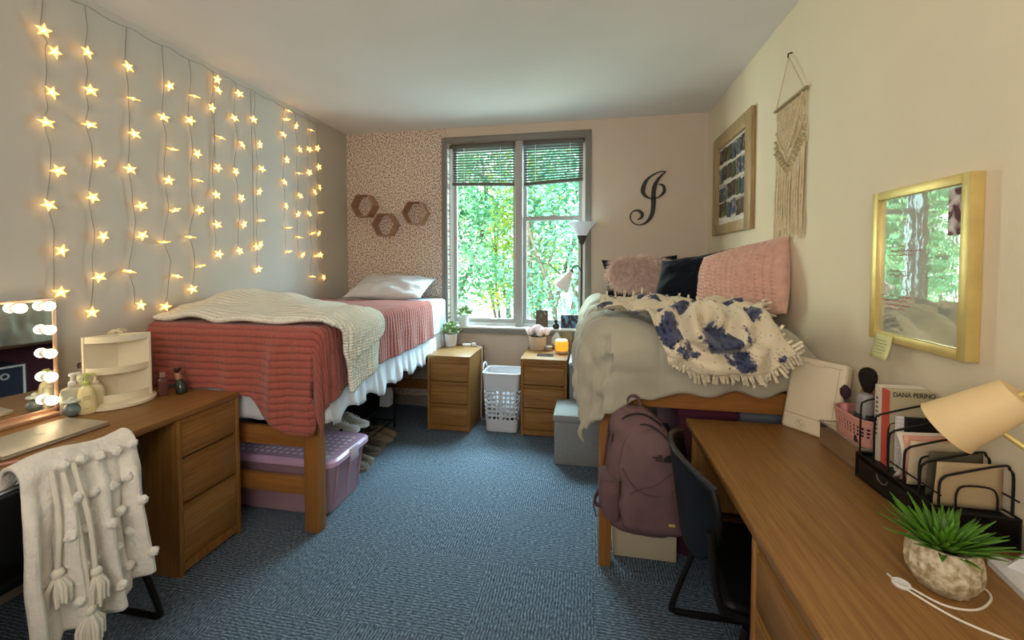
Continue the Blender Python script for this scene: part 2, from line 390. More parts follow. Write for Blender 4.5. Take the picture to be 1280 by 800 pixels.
def tree(x, y, h, rad, nleaf, m, label, seed, ls=.09, zlow=.0, gap=.1):
    r = random.Random(seed)
    t_ = thing('tree', label, 'tree', (x, y, -.9), group='trees outside the window')
    tr = MB(); tips = []
    for k in range(5):
        a = 2*PI*k/5+r.random(); top = V((x+math.cos(a)*rad*.7, y+math.sin(a)*rad*.5, -.9+h*r.uniform(.7, .95)))
        bp = V((x+math.cos(a)*.12, y+math.sin(a)*.12, -.95))
        pts = spline([bp, bp.lerp(top, .35)+V((r.uniform(-.2, .2), r.uniform(-.1, .1), 0)), bp.lerp(top, .7)+V((r.uniform(-.2, .2), 0, 0)), top], 5)
        tr.tube(pts, [.05*(1-.8*i/len(pts)) for i in range(len(pts))], 6)
        for j in range(5, len(pts)-1, 2):
            e = pts[j]+V((r.uniform(-.6, .6), r.uniform(-.5, .5), r.uniform(.2, .6))); e.x = max(x-rad*.8, min(x+rad*.8, e.x)); e.y = max(y-rad*.8, min(y+rad*.8, e.y)); tr.tube([pts[j], pts[j].lerp(e, .5)+V((0, 0, .08)), e], [.02, .014, .006], 5); tips.append(e)
    obj('trunk', tr, m_bark, t_)
    lf = MB(); cl = [V((x+r.uniform(-.85, .85)*rad, y+r.uniform(-.8, .8)*rad, lerp(zlow, h-.9, r.random()))) for _ in range(52)]+tips
    bm = lf.bm
    for i in range(nleaf):
        c = r.choice(cl); p = c+V((max(-.3, min(.3, r.gauss(0, .2))), max(-.3, min(.3, r.gauss(0, .2))), r.gauss(0, .2))); p.x = max(x-rad*1.05, min(x+rad*1.05, p.x)); p.y = max(y-rad*1.05, min(y+rad*1.05, p.y))
        L_ = ls*r.uniform(.6, 1.3); w = L_*.27
        rot = Euler((r.uniform(-1.0, .6), r.uniform(-.9, .9), r.uniform(0, 2*PI))).to_matrix()
        q = [p+rot@V(v) for v in ((0, -L_/2, 0), (w, 0, .012), (0, L_/2, -.01), (-w, 0, .012))]
        vs = [bm.verts.new(v) for v in q]; bm.faces.new((vs[0], vs[1], vs[2])); bm.faces.new((vs[0], vs[2], vs[3]))
    obj('foliage', lf, m, t_, smooth=False)
TR = [(-2.42, 6.9, 4.6, .88, 7800, 0, 'teal-green leafy tree nearest the plain left window half'), (-.45, 6.7, 4.8, .88, 9000, 2, 'pale mint-green tree filling the two-sash window half'),
      (-1.35, 9.2, 5.4, 1.1, 8000, 1, 'tree with yellow-green leaves glowing behind the centre mullion'), (-3.8, 9.4, 5.6, 1.1, 4500, 1, 'yellow-green tree farther out past the window reveal'),
      (1.1, 9.3, 5.4, 1.1, 4500, 0, 'dense teal tree beyond the floor lamp side of the window'), (-2.6, 12.4, 6.6, 1.5, 4500, 2, 'tall pale tree farthest back behind the other trees')]
for i, (x, y, h, rad, n, k, lab) in enumerate(TR): tree(x, y, h, rad, n, m_fol[k], lab, 40+i, .09 if y < 8 else .125, (1.0, 0, .7, .2, 0, 1.2)[i])

# ------------------------------------------------------------------ desks
def drawer_unit(root, x0, x1, y0, y1, zt, face, m, zs, ax):
    """pedestal: side panels, back, drawers facing +x (face=1) or -x (face=-1)"""
    fx = x1 if face > 0 else x0
    s = MB(); s.box(x0, x1, y0, y0+.02, 0, zt, .002); s.box(x0, x1, y1-.02, y1, 0, zt, .002); s.box(x0 if face > 0 else x1-.015, x0+.015 if face > 0 else x1, y0+.02, y1-.02, .03, zt)
    s.box(min(fx, fx-face*.02), max(fx, fx-face*.02), y0+.02, y1-.02, 0.02, .06); s.box(min(fx-face*.006, fx-face*.03), max(fx-face*.006, fx-face*.03), y0+.02, y1-.02, zt-.012, zt)
    obj('pedestal_case', s, m['z'], root)
    for a, b in zs:
        s = MB(); s.box(min(fx-face*.004, fx-face*.024), max(fx-face*.004, fx-face*.024), y0+.024, y1-.024, a, b-.022, .002)
        s.box(min(fx-face*.012, fx-face*.024), max(fx-face*.012, fx-face*.024), y0+.024, y1-.024, b-.022, b)
        s.box(min(fx-face*.004, fx-face*.012), max(fx-face*.004, fx-face*.012), y0+.024, y1-.024, b-.006, b, .001)
        s.box(min(fx-face*.03, fx-face*.5), max(fx-face*.03, fx-face*.5), y0+.03, y1-.03, a+.01, b-.05)
        obj('drawer', s, m['y'], root)
ld = thing('desk', 'oak desk under the star lights with a vanity mirror and lotions on it', 'desk', (-2.13, 1.2, 0), group='oak desks')
obj('desk_top', MB().box(-2.44, -1.821, .45, 1.857, .728, .76, .006, 3), m_oakd['y'], ld)
drawer_unit(ld, -2.40, -1.824, 1.521, 1.855, .728, 1, m_oak, ((.065, .325), (.338, .54), (.552, .716)), 'y')
s = MB().box(-2.40, -1.84, .46, .49, 0, .728, .002); s.box(-2.43, -2.41, .49, 1.52, .3, .728); obj('side_panel', s, m_oak['z'], ld)
rd = thing('desk', 'oak desk beside the gold frame with a wire organizer and succulent', 'desk', (.72, 1.36, 0), group='oak desks')
s = MB().box(.426, 1.018, .823, 1.905, .728, .76, .007, 3); obj('desk_top', s, m_oakd['y'], rd)
drawer_unit(rd, .430, .99, .832, 1.165, .728, -1, m_oak, ((.065, .325), (.338, .54), (.552, .716)), 'y')
s = MB().box(.45, .99, 1.87, 1.895, .37, .728, .002); s.box(.93, .99, 1.83, 1.895, 0, .37, .002); s.box(.97, .99, 1.165, 1.87, .37, .728); obj('side_panel', s, m_oak['z'], rd)

# ------------------------------------------------------------------ beds
def bed(label, px, y0, y1, xw, side, ztop):
    """px: outer x of the room-side posts, xw: x at the wall, side = +1 when the room is at +x"""
    r = thing('bed', label, 'bed', ((px+xw)/2, (y0+y1)/2, 0), group='raised bed frames')
    pw = .06 if side < 0 else .088
    for xx in (px, xw):
        sgn = -1 if (xx == px) == (side > 0) else 1
        a, b = (xx-pw, xx) if sgn < 0 else (xx, xx+pw)
        for yy, zz in ((y0, ztop), (y1-.065, ztop+.12)):
            obj('post', MB().box(a, b, yy, yy+.065, 0, zz, .006), m_bedw['z'], r)
    ia, ib = min(px, xw)+pw, max(px, xw)-pw
    for yy in (y0+.015, y1-.05):
        obj('end_rail', MB().box(ia, ib, yy, yy+.035, .19, .28, .005), m_bedw['x'], r)
        obj('end_rail', MB().box(ia, ib, yy, yy+.035, .45 if side > 0 else ztop-.095, .55 if side > 0 else ztop, .005), m_bedw['x'], r)
    for xx in (ia-.03, ib):
        obj('side_rail', MB().box(xx, xx+.03, y0+.065, y1-.065, ztop-.14, ztop-.02, .005), m_bedw['y'], r)
    s = MB()
    for k in range(9):
        yy = lerp(y0+.1, y1-.14, k/8); s.box(ia, ib, yy, yy+.05, ztop-.05, ztop-.032)
    obj('slats', s, m_bedw['x'], r)
    return r
bed('raised oak bed frame beneath the coral quilt', -1.402, 1.915, 3.835, -2.438, 1, .80)
bed('raised oak bed frame beneath the grey comforter, with the mauve backpack hanging on it', .053, 1.955, 3.835, 1.018, -1, .87)

def mattress(x0, x1, y0, y1, z0, z1, label, m):
    s = MB().box(x0, x1, y0, y1, z0, z1, .06, 4); s.box(x0-.003, x1+.003, y0+.05, y1-.05, z0+.04, z0+.05, .004); obj('mattress', s, m, loc=((x0+x1)/2, (y0+y1)/2, z0), label=label, cat='mattress', group='mattresses')
m_sheet = mat('pale_blue_sheet', '#cfdde6', .8, var=.05, vscale=12, bump=.2, bscale=25, sheen=.2)
mattress(-2.43, -1.41, 1.93, 3.82, .80, 1.08, 'mattress in a pale blue fitted sheet under the coral quilt', m_sheet)
mattress(.07, .94, 2.06, 3.82, .87, 1.07, 'mattress hidden beneath the puffy grey comforter', mat('grey_sheet', '#b9bcc0', .8))

class Sheet:
    """maps cloth coordinates onto a bed top: x across (edge at xe on the room side), y along (foot edge at ye)"""
    def __init__(s, xe, ye, z, r, side, flare=.05, rip=.012, seed=0, rk=26):
        s.__dict__.update(locals())
    def off(s, d, q):
        r = s.r; a = PI*r/2
        if d < a: return r*math.sin(d/r), r*(1-math.cos(d/r))
        e = d-a; k = smooth(0, .25, e)
        return r+s.flare*e+s.rip*k*math.sin(q*s.rk+2*nz((q*3, s.seed, 0))), r+e*.995
    def __call__(s, x, y):
        os_ = (x-s.xe)*s.side; ot = s.ye-y
        if os_ <= 0 and ot <= 0: return V((x, y, s.z))
        if os_ <= 0:
            o, d = s.off(ot, x); return V((x, s.ye-o, s.z-d))
        if ot <= 0:
            o, d = s.off(os_, y); return V((s.xe+s.side*o, y, s.z-d))
        rho = math.hypot(os_, ot); th = math.atan2(ot, os_); o, d = s.off(rho, s.xe+th*.25)
        return V((s.xe+s.side*o*math.cos(th), s.ye-o*math.sin(th), s.z-d))

# bed skirt (white, gathered)
def skirt():
    s = MB(); path = []
    for i in range(61): path.append((-2.42+1.02*i/60, 1.905, 0, -1))
    for i in range(1, 121): path.append((-1.395, 1.905+1.90*i/120, 1, 0))
    L_ = len(path)-1
    def f(u, v):
        i = min(int(u*L_), L_-1); k = u*L_-i; a, b = path[i], path[i+1]
        x, y = lerp(a[0], b[0], k), lerp(a[1], b[1], k); nx, ny = (a[2], a[3]) if k < .5 else (b[2], b[3])
        g = (math.sin(u*150+3*nz((u*30, 0, 0)))*.6+.4*math.sin(u*61))*.018*v**.8
        zb = lerp(.585, .60, u)+.022*math.sin(u*75+2)+.012*math.sin(u*31) if u > .35 else .60
        return V((x+nx*(g+.012+.03*v), y+ny*(g*.4+.004), lerp(.82, zb, v)))
    s.grid(f, 520, 8); return s
o = obj('bed_skirt', skirt(), mat('white_skirt_cotton', '#dfe4ec', .8, var=.04, sheen=.2), loc=(-1.39, 2.9, .6), label='white gathered bed skirt hanging below the coral quilt', cat='bed skirt')
solid(o, .002)

# coral quilt
m_coral = quilt('coral_quilt', '#a0564b', 34, 27, .8, wu=.25, var=.14, dist=.009)
def quilt_sheet():
    q = Sheet(-1.40, 1.925, 1.105, .042, 1, .04, .010, 3)
    Tt = [(-2.44, .365), (-1.92, .37), (-1.78, .40), (-1.66, .49), (-1.52, .575), (-1.40, .575), (-1.2, .42)]
    s = MB(); X0, Y0 = -2.44, 3.42; W = -1.40-X0
    def xy(u, v):
        S = interp([(1.5, .42), (1.95, .44), (2.35, .35), (3.5, .355)], lerp(Y0, 1.6, v))
        x = X0+u*(W+S); T = interp(Tt, x); y = Y0-v*(Y0-1.925+T); return x, y
    def f(u, v):
        x, y = xy(u, v); p = q(x, y)
        w = nz((x*4, y*4, 0), 1, 2)*.012+nz((x*11, y*11, 4), 1, 5)*.005
        if x > -1.40: p.x += w
        elif y < 1.925: p.y += -abs(w)*1.0
        else: p.z += w
        if y < 1.95 and x < -1.40: # diagonal drape fold near the corner
            k = smooth(1.925, 1.75, y); p.y -= k*.035*math.exp(-((x+1.60)/.05)**2)+k*.02*math.exp(-((x+1.47)/.05)**2)-.0
        return p
    s.grid(f, 110, 150, lambda u, v: xy(u, v)); return s
o = obj('quilt', quilt_sheet(), m_coral, loc=(-1.9, 2.7, 1.1), label='coral stitched quilt spread over the bed with its corner hanging low', cat='quilt'); solid(o, .012)

def head_sheet():
    q = Sheet(-1.415, 1.9, 1.088, .04, 1, .03, .006, 12, 34); s = MB()
    def xy(u, v): return -2.42+u*(-1.415+2.42+.33), lerp(3.385, 3.815, v)
    def f(u, v):
        x, y = xy(u, v); p = q(x, y); w = nz((x*5, y*6, 3), 1, 4)*.008
        if x > -1.40: p.x += w
        else: p.z += w*.4
        return p
    s.grid(f, 90, 30, xy); return s
o = obj('flat_sheet', head_sheet(), m_sheet, loc=(-1.8, 3.6, 1.09), label='pale blue sheet folded over the mattress edge near the white pillow', cat='bed sheet'); solid(o, .004)

# cream knit throw
m_knit = quilt('cream_waffle_knit', '#fbf5e6', 62, 40, .8, var=.09, wu=.6, dist=.014)
def throw_sheet():
    s = MB()
    for layer in range(2):
        q = Sheet(-1.395, 1.925, 1.125+.004*layer, .07+.02*layer, 1, .03, .010, 9+layer)
        def xy(u, v, layer=layer):
            X0 = -2.43; S = lerp(.44, .36, v) if layer == 0 else lerp(.27, .17, v)
            x = X0+u*(-1.395-X0+S) if layer == 0 else lerp(-1.75, -1.395+S, u)
            ya = interp([(-2.4, 1.905), (-2.0, 1.90), (-1.6, 1.905), (-1.40, 1.93), (-1.30, 1.99), (-1.0, 2.03)], x); yb = interp([(-2.4, 2.62), (-1.8, 2.60), (-1.4, 2.42), (-1.2, 2.36), (-1.0, 2.34)], x)
            if layer: ya += .03; yb += .03
            return x, lerp(ya, yb, v)
        def f(u, v, q=q, xy=xy):
            x, y = xy(u, v); p = q(x, y)
            puff = .03*math.sin(PI*min(1, max(0, v)))**.5 if v > 0 else 0
            k = smooth(-1.5, -2.3, x)
            w = nz((x*5, y*6, 1), 1, 7)*.02+abs(nz((x*3, y*9, 2), 1, 1))*.03
            if x < -1.38: p.z += puff+w+k*.085*math.exp(-((y-2.33)/.2)**2)*smooth(-2.45, -2.2, x+.0*y)+k*.03*math.exp(-((y-2.3)/.25)**2)
            else: p.x += .02+abs(w)*.7+puff*.5
            return p
        s.grid(f, 90, 50, xy)
    return s
o = obj('throw_blanket', throw_sheet(), m_knit, loc=(-1.9, 2.2, 1.12), label='cream waffle-knit throw laid across the foot of the coral bed', cat='blanket'); solid(o, .024)

def pillow_mesh(s, w, h, t, M, n=26, pinch=.08, wr=.012, seed=0, rnd=.0, bob=0, uvs=1):
    for sg in (1, -1):
        def f(a, b, sg=sg):
            u, v = 2*a-1, 2*b-1
            x = w/2*u*(1-pinch*(1-v*v)*u*u); z = h/2*v*(1-pinch*(1-u*u)*v*v)
            x *= math.sqrt(1-rnd*v*v); z *= math.sqrt(1-rnd*u*u)
            th = ((1-abs(u)**2.2)*(1-abs(v)**2.2)); y = t/2*max(0, th)**.55
            k = min(1, 4*max(0, th))
            y += k*wr*(nz((u*2.5, v*2.5, sg), 1, seed)+.5*nz((u*6, v*6, sg), 1, seed+3))
            if bob: y += k*bob*max(0, math.sin(u*w*85))*abs(math.sin(v*h*70+1.5*math.sin(u*9)))
            return M @ V((x, sg*y, z))
        s.grid(f, n, n, lambda a, b: ((a-.5)*w*uvs, (b-.5)*h*uvs))
    return s
def pillow(name, label, w, h, t, M, m, **k):
    o = obj(name, pillow_mesh(MB(), w, h, t, M, **k), m, loc=tuple(M.translation), label=label, cat='pillow', weld=.0005, ang=80); return o
def PM(loc, rz, lean, roll): return Matrix.Translation(V(loc)) @ Euler((0, 0, rz)).to_matrix().to_4x4() @ Euler((lean, 0, 0)).to_matrix().to_4x4() @ Euler((0, roll, 0)).to_matrix().to_4x4()
pillow('pillow', 'plain white pillow lying flat at the head of the coral bed', .76, .42, .17, PM((-1.84, 3.60, 1.205), 0, math.radians(-68), 0), mat('white_pillowcase', '#d5d6d8', .85, var=.04, sheen=.2, bump=.15, bscale=12), wr=.03, seed=4, pinch=.05)

# --- bed on the other side: comforter
m_comf = mat('grey_comforter', '#a9a593', .85, var=.05, vscale=5, sheen=.25, bump=.25, bscale=14)
def comforter():
    q = Sheet(.10, 2.03, 1.135, .13, -1, .06, .012, 5, 17)
    s = MB(); X0, Y0 = 1.018, 3.82; W = X0-.10
    def xy(u, v):
        y_ = lerp(Y0, 1.7, v); S = interp([(1.7, .46), (2.1, .44), (3.0, .44), (3.8, .46)], y_)
        x = X0-u*(W+S); T = interp([(-.3, .40), (-.05, .47), (.12, .43), (.25, .365), (.5, .33), (.75, .325), (1.0, .33)], x)+.012*math.sin(x*28)
        return x, Y0-v*(Y0-2.03+T)
    def f(u, v):
        x, y = xy(u, v); p = q(x, y)
        k = smooth(.80, 1.03, x); p.z -= .17*k*k*(1 if y > 2.03 else max(0, 1-(2.03-y)/.3))
        bx = abs(math.sin(PI*(x+.03)/.34))**.5; by = abs(math.sin(PI*(y-1.78)/.42))**.5
        pf = .026*bx*by+nz((x*3.5, y*3.5, 0), 1, 8)*.024+nz((x*9, y*9, 2), 1, 8)*.011+abs(nz((x*6, y*6, 5), 1, 3))*.014
        if x < .10: pf += .035*nz((x*4, y*13, 2), 1, 3)+.016*nz((x*10, y*26, 2), 1, 5)
        n = V((0, 0, 1))
        if x < .10 and y > 2.03: n = V((-smooth(.1, -.05, x), 0, 1-smooth(.1, -.05, x))).normalized()
        elif y < 2.03 and x >= .10: n = V((0, -smooth(2.03, 1.9, y), 1-smooth(2.03, 1.9, y)+.02)).normalized()
        elif x < .10: n = V((-.7, -.7, .1)).normalized()
        if y < 2.03: p.y += .065*smooth(.68, .88, x)
        if x >= .1 and y < 2.0: pf += .03*math.sin(PI*min(1, (2.03-y)/.36))
        q_ = p+n*pf; q_.x = min(q_.x, 1.012); return q_
    s.grid(f, 110, 150, xy); return s
o = obj('comforter', comforter(), m_comf, loc=(.5, 2.9, 1.13), label='puffy grey-beige comforter bulging over the foot of the bed', cat='comforter'); solid(o, .015, -1)

def floral():
    m, nt, p, L = base('floral_fleece')
    tc = nd(nt, 'ShaderNodeTexCoord')
    ns = nd(nt, 'ShaderNodeTexNoise', Scale=13.0, Detail=5.0, Roughness=.7); L(tc.outputs['UV'], ns.inputs['Vector'])
    ad = nd(nt, 'ShaderNodeMixRGB', blend_type='ADD'); ad.inputs[0].default_value = .17; L(tc.outputs['UV'], ad.inputs[1]); L(ns.outputs['Color'], ad.inputs[2])
    v = nd(nt, 'ShaderNodeTexVoronoi', Scale=7.2, Randomness=.9); L(ad.outputs[0], v.inputs['Vector'])
    r = nd(nt, 'ShaderNodeValToRGB'); e = r.color_ramp.elements; e[0].position = .36; e[1].position = .42; e[0].color = (1, 1, 1, 1); e[1].color = (0, 0, 0, 1)
    L(v.outputs['Distance'], r.inputs['Fac'])
    v2 = nd(nt, 'ShaderNodeTexVoronoi', Scale=60.0); L(tc.outputs['UV'], v2.inputs['Vector'])
    nav = nd(nt, 'ShaderNodeValToRGB'); e = nav.color_ramp.elements; e[0].position = .15; e[0].color = lin('#1a1f2e'); e[1].position = .6; e[1].color = lin('#454c68'); L(v2.outputs['Distance'], nav.inputs['Fac'])
    sp = nd(nt, 'ShaderNodeTexVoronoi', Scale=70.0); L(tc.outputs['UV'], sp.inputs['Vector'])
    cr = nd(nt, 'ShaderNodeValToRGB'); e = cr.color_ramp.elements; e[0].position = .12; e[0].color = lin('#a89678'); e[1].position = .24; e[1].color = lin('#d9cdb2'); L(sp.outputs['Distance'], cr.inputs['Fac'])
    mx = nd(nt, 'ShaderNodeMixRGB'); L(r.outputs[0], mx.inputs[0]); L(cr.outputs[0], mx.inputs[1]); L(nav.outputs[0], mx.inputs[2])
    L(mx.outputs[0], p.inputs['Base Color']); p.inputs['Roughness'].default_value = .95; p.inputs['Sheen Weight'].default_value = .3; p.inputs['Specular IOR Level'].default_value = .1
    return m
def fleece():
    q = Sheet(.10, 2.03, 1.19, .175, -1, .04, .01, 5, 17)
    s = MB(); fr = MB()
    def xy(u, v):
        x = lerp(.07, .80, u)
        x += .03*math.sin(v*7)*smooth(.3, .7, v)
        T = interp([(.0, -.08), (.16, -.05), (.26, .06), (.34, .24), (.45, .305), (.7, .295), (.85, .20)], x)
        yt = interp([(.05, 2.45), (.3, 2.52), (.6, 2.48), (.8, 2.36)], x)
        return x, lerp(yt, 2.03-T, v)
    cx, cy = .52, 1.93
    def f(u, v):
        x, y = xy(u, v); p = q(x, y)
        d = math.hypot((x-cx), (y-cy)*1.15); th = math.atan2(y-cy, x-cx)
        sw = .024*math.sin(d*62-th*1.0)*math.exp(-(d/.17)**2)*2.0
        fold = .05*abs(nz((x*3+y*2, y*7-x, 0), 1, 4))+.05*abs(nz((x*7, y*5, 1), 1, 6))+.025*abs(nz((x*13+y*6, y*11, 3), 1, 2))+.015*math.sin((y*1.2-x*.5)*42)*smooth(1.95, 2.15, y)
        k = smooth(2.03, 1.86, y); n = V((0, -k, 1-k+.02)).normalized()
        return p+n*(.012+sw+fold+.02*math.sin(PI*min(1, max(0, (2.03-y))/.36)))
    s.grid(f, 110, 90, xy)
    def strip(p, d, n):
        d = d.normalized()*R.uniform(.025, .045); w = d.cross(n).normalized()*.0055; j = V((R.uniform(-.01, .01), R.uniform(-.012, .004), R.uniform(-.015, .005)))
        fr.prism([p-w, p+w, p+w+d+j, p-w+d+j], n*.004)
    for i in range(46):
        u = .33+.67*i/45; a, b = f(u, 1), f(u, .97); strip(a, a-b, V((0, -1, .1)))
    for i in range(26):
        v = .12+.88*i/25; a, b = f(1, v), f(.97, v); strip(a, a-b, V((0, -.6, .8)))
    for i in range(14):
        u = .05+.9*i/13; a, b = f(u, 0), f(u, .03); strip(a, a-b+V((0, 0, .04)), V((0, -.3, .8)))
    return s, fr
s, fr = fleece(); mf = floral()
o = obj('throw_blanket', s, mf, loc=(.45, 2.1, 1.2), label='crumpled cream fleece with navy flowers and fringed edges on the grey bed', cat='blanket'); solid(o, .008)
obj('fringe', fr, mat('fringe_fleece', '#cfc4aa', .95, var=.4, vscale=40), o, kind='stuff')

m_navy = mat('navy_velvet', '#10151f', .85, var=.25, vscale=5, spec=.1, sheen=.12, bump=.15, bscale=10)
pillow('pillow', 'plain dark navy pillow propped behind the pink fur cushion', .62, .35, .16, PM((.43, 3.52, 1.315), math.radians(4), math.radians(-14), math.radians(-4)), m_navy, seed=2, wr=.02)
fur_M = PM((.40, 3.36, 1.345), math.radians(3), math.radians(-14), math.radians(1))
fp = pillow('fur_cushion', 'small shaggy pink fur cushion leaning on a navy pillow', .52, .26, .16, fur_M, mat('pink_fur_base', '#e0b8ae', .9, var=.1), seed=3, rnd=.42, pinch=0)
fm = MB()
for i in range(5200):
    u, v = R.uniform(-.97, .97), R.uniform(-.97, .97)
    th = (1-abs(u)**2.2)*(1-abs(v)**2.2); y = -.08*max(0, th)**.55
    p = V((.26*u*math.sqrt(1-.42*v*v), y, .13*v*math.sqrt(1-.42*u*u))); d = V((u*.5+R.gauss(0, .6), -.5-.3*R.random(), -.5+v*.9+R.gauss(0, .4))).normalized()*R.uniform(.04, .08)
    e = p+d+V((0, 0, -.008)); m_ = p.lerp(e, .55)+V((0, -.004, .006)); w = V((R.gauss(0, 1), 0, R.gauss(0, 1))).normalized()*.0022
    vs = [fm.bm.verts.new(fur_M@c) for c in (p-w, p+w, m_+w*.8, m_-w*.8, e)]
    fm.bm.faces.new(vs[:4]); fm.bm.faces.new((vs[3], vs[2], vs[4]))
obj('fur', fm, mat('pink_fur', '#f2cfc4', .8, var=.3, vscale=34), fp, smooth=False, kind='stuff')
pillow('pillow', 'dark navy pillow lying between the fur cushion and the big pink pillow', .46, .35, .20, PM((.685, 3.0, 1.325), math.radians(-14), math.radians(-22), math.radians(-12)) @ Matrix(((1, 0, .45, 0), (0, 1, 0, 0), (0, 0, 1, 0), (0, 0, 0, 1))), m_navy, seed=6, wr=.02)
pillow('pillow', 'large blush pink pillow with rows of textured tufts against the wall', .62, .44, .23, PM((.850, 2.54, 1.335), math.radians(-63), math.radians(-14), math.radians(-11)), mat('blush_tufted', '#d0a493', .9, var=.1, vscale=30, sheen=.3), n=90, seed=8, bob=.016, pinch=.06, rnd=.12)

# ------------------------------------------------------------------ nightstands
def nightstand(x0, x1, y0, y1, label):
    r = thing('nightstand', label, 'nightstand', ((x0+x1)/2, (y0+y1)/2, 0), group='three-drawer oak nightstands')
    zt = .649
    obj('top', MB().box(x0-.002, x1+.002, y0-.004, y1, zt-.02, zt, .002), m_oakd['x'], r)
    s = MB(); s.box(x0, x0+.02, y0, y1, 0, zt-.02); s.box(x1-.02, x1, y0, y1, 0, zt-.02); s.box(x0+.02, x1-.02, y1-.015, y1, 0.03, zt-.02); s.box(x0+.02, x1-.02, y0+.004, y0+.02, .01, .05); s.box(x0+.02, x1-.02, y0+.004, y0+.02, zt-.035, zt-.02)
    obj('case', s, m_oak['z'], r)
    for a, b in ((.055, .235), (.243, .425), (.433, .612)):
        s = MB(); s.box(x0+.023, x1-.023, y0+.002, y0+.02, a, b-.035, .002); s.rbox(((x0+x1)/2, y0+.012, b-.018), (x1-x0-.046, .012, .036), (math.radians(14), 0, 0), .001)
        s.box(x0+.03, x1-.03, y0+.02, y1-.03, a+.01, b-.05); obj('drawer', s, m_oak['x'], r)
    return r
nightstand(-1.355, -.978, 3.30, 3.79, 'oak three-drawer nightstand beside the coral bed, a potted plant on top')
nightstand(-.548, -.168, 3.33, 3.805, 'oak three-drawer nightstand with the glowing lamp and pink flowers on top')

# potted plants
m_pot = mat('white_pot', '#dcdcdc', .45, var=.03)
m_soil = mat('dark_soil', '#2b241d', .95)
m_blos = mat('pale_buds', '#dfe8c8', .6, var=.1)
def potted(x, y, z, label, seed, sc=1):
    r_ = random.Random(seed); r = thing('potted_plant', label, 'potted plant', (x, y, z), group='small faux plants in white pots')
    obj('pot', MB().lathe([(.036*sc, 0), (.038*sc, .002), (.047*sc, .085*sc), (.049*sc, .09*sc), (.046*sc, .09*sc), (.044*sc, .078*sc)], (x, y, z), 24), m_pot, r)
    obj('soil', MB().lathe([(.0445*sc, .076*sc), (.044*sc, .079*sc)], (x, y, z), 18), m_soil, r)
    s = MB(); b = MB()
    for i in range(150):
        a = r_.uniform(0, 2*PI); ph = r_.uniform(0, 1.35); rr = .074*sc*r_.uniform(.45, 1)
        p = V((x+math.cos(a)*math.sin(ph)*rr, y+math.sin(a)*math.sin(ph)*rr, z+.085*sc+math.cos(ph)*rr))
        o_ = V((x, y, z+.07*sc)); d = (p-o_).normalized(); w = d.orthogonal().normalized(); w = Matrix.Rotation(r_.uniform(0, 6), 3, d) @ w
        L_ = .022*sc; s.poly([p-d*L_*.2, p+d*L_*.5+w*L_*.4, p+d*L_*1.1, p+d*L_*.5-w*L_*.4])
        if i % 5 == 0: b.ball(p+d*.012, .007*sc, 6)
        if i % 10 == 0: s.tube([o_, p], .001, 4)
    obj('leaves', s, m_leaf, r, smooth=False); obj('blossoms', b, m_blos, r)
potted(-1.285, 3.71, .649, 'leafy green plant in a white pot on the wooden nightstand', 5, 1.32)
potted(-1.20, 3.85, .822, 'green plant in a white pot standing on the window sill', 6, 1.12)

# charging block + cable
r = thing('charging_block', 'small white charging block with a cable on the nightstand behind the plant', 'charger', (-1.1, 3.74, .649))
obj('block', MB().box(-1.17, -1.09, 3.70, 3.745, .649, .672, .006).box(-1.085, -1.045, 3.71, 3.75, .649, .682, .008), m_white, r)
obj('cable', MB().tube(spline([(-1.05, 3.73, .66), (-1.01, 3.70, .654), (-.99, 3.68, .655), (-.967, 3.66, .645), (-.962, 3.64, .5), (-.962, 3.62, .25), (-.955, 3.6, .02), (-.9, 3.66, .006)]), .0035, 6), m_white, r)

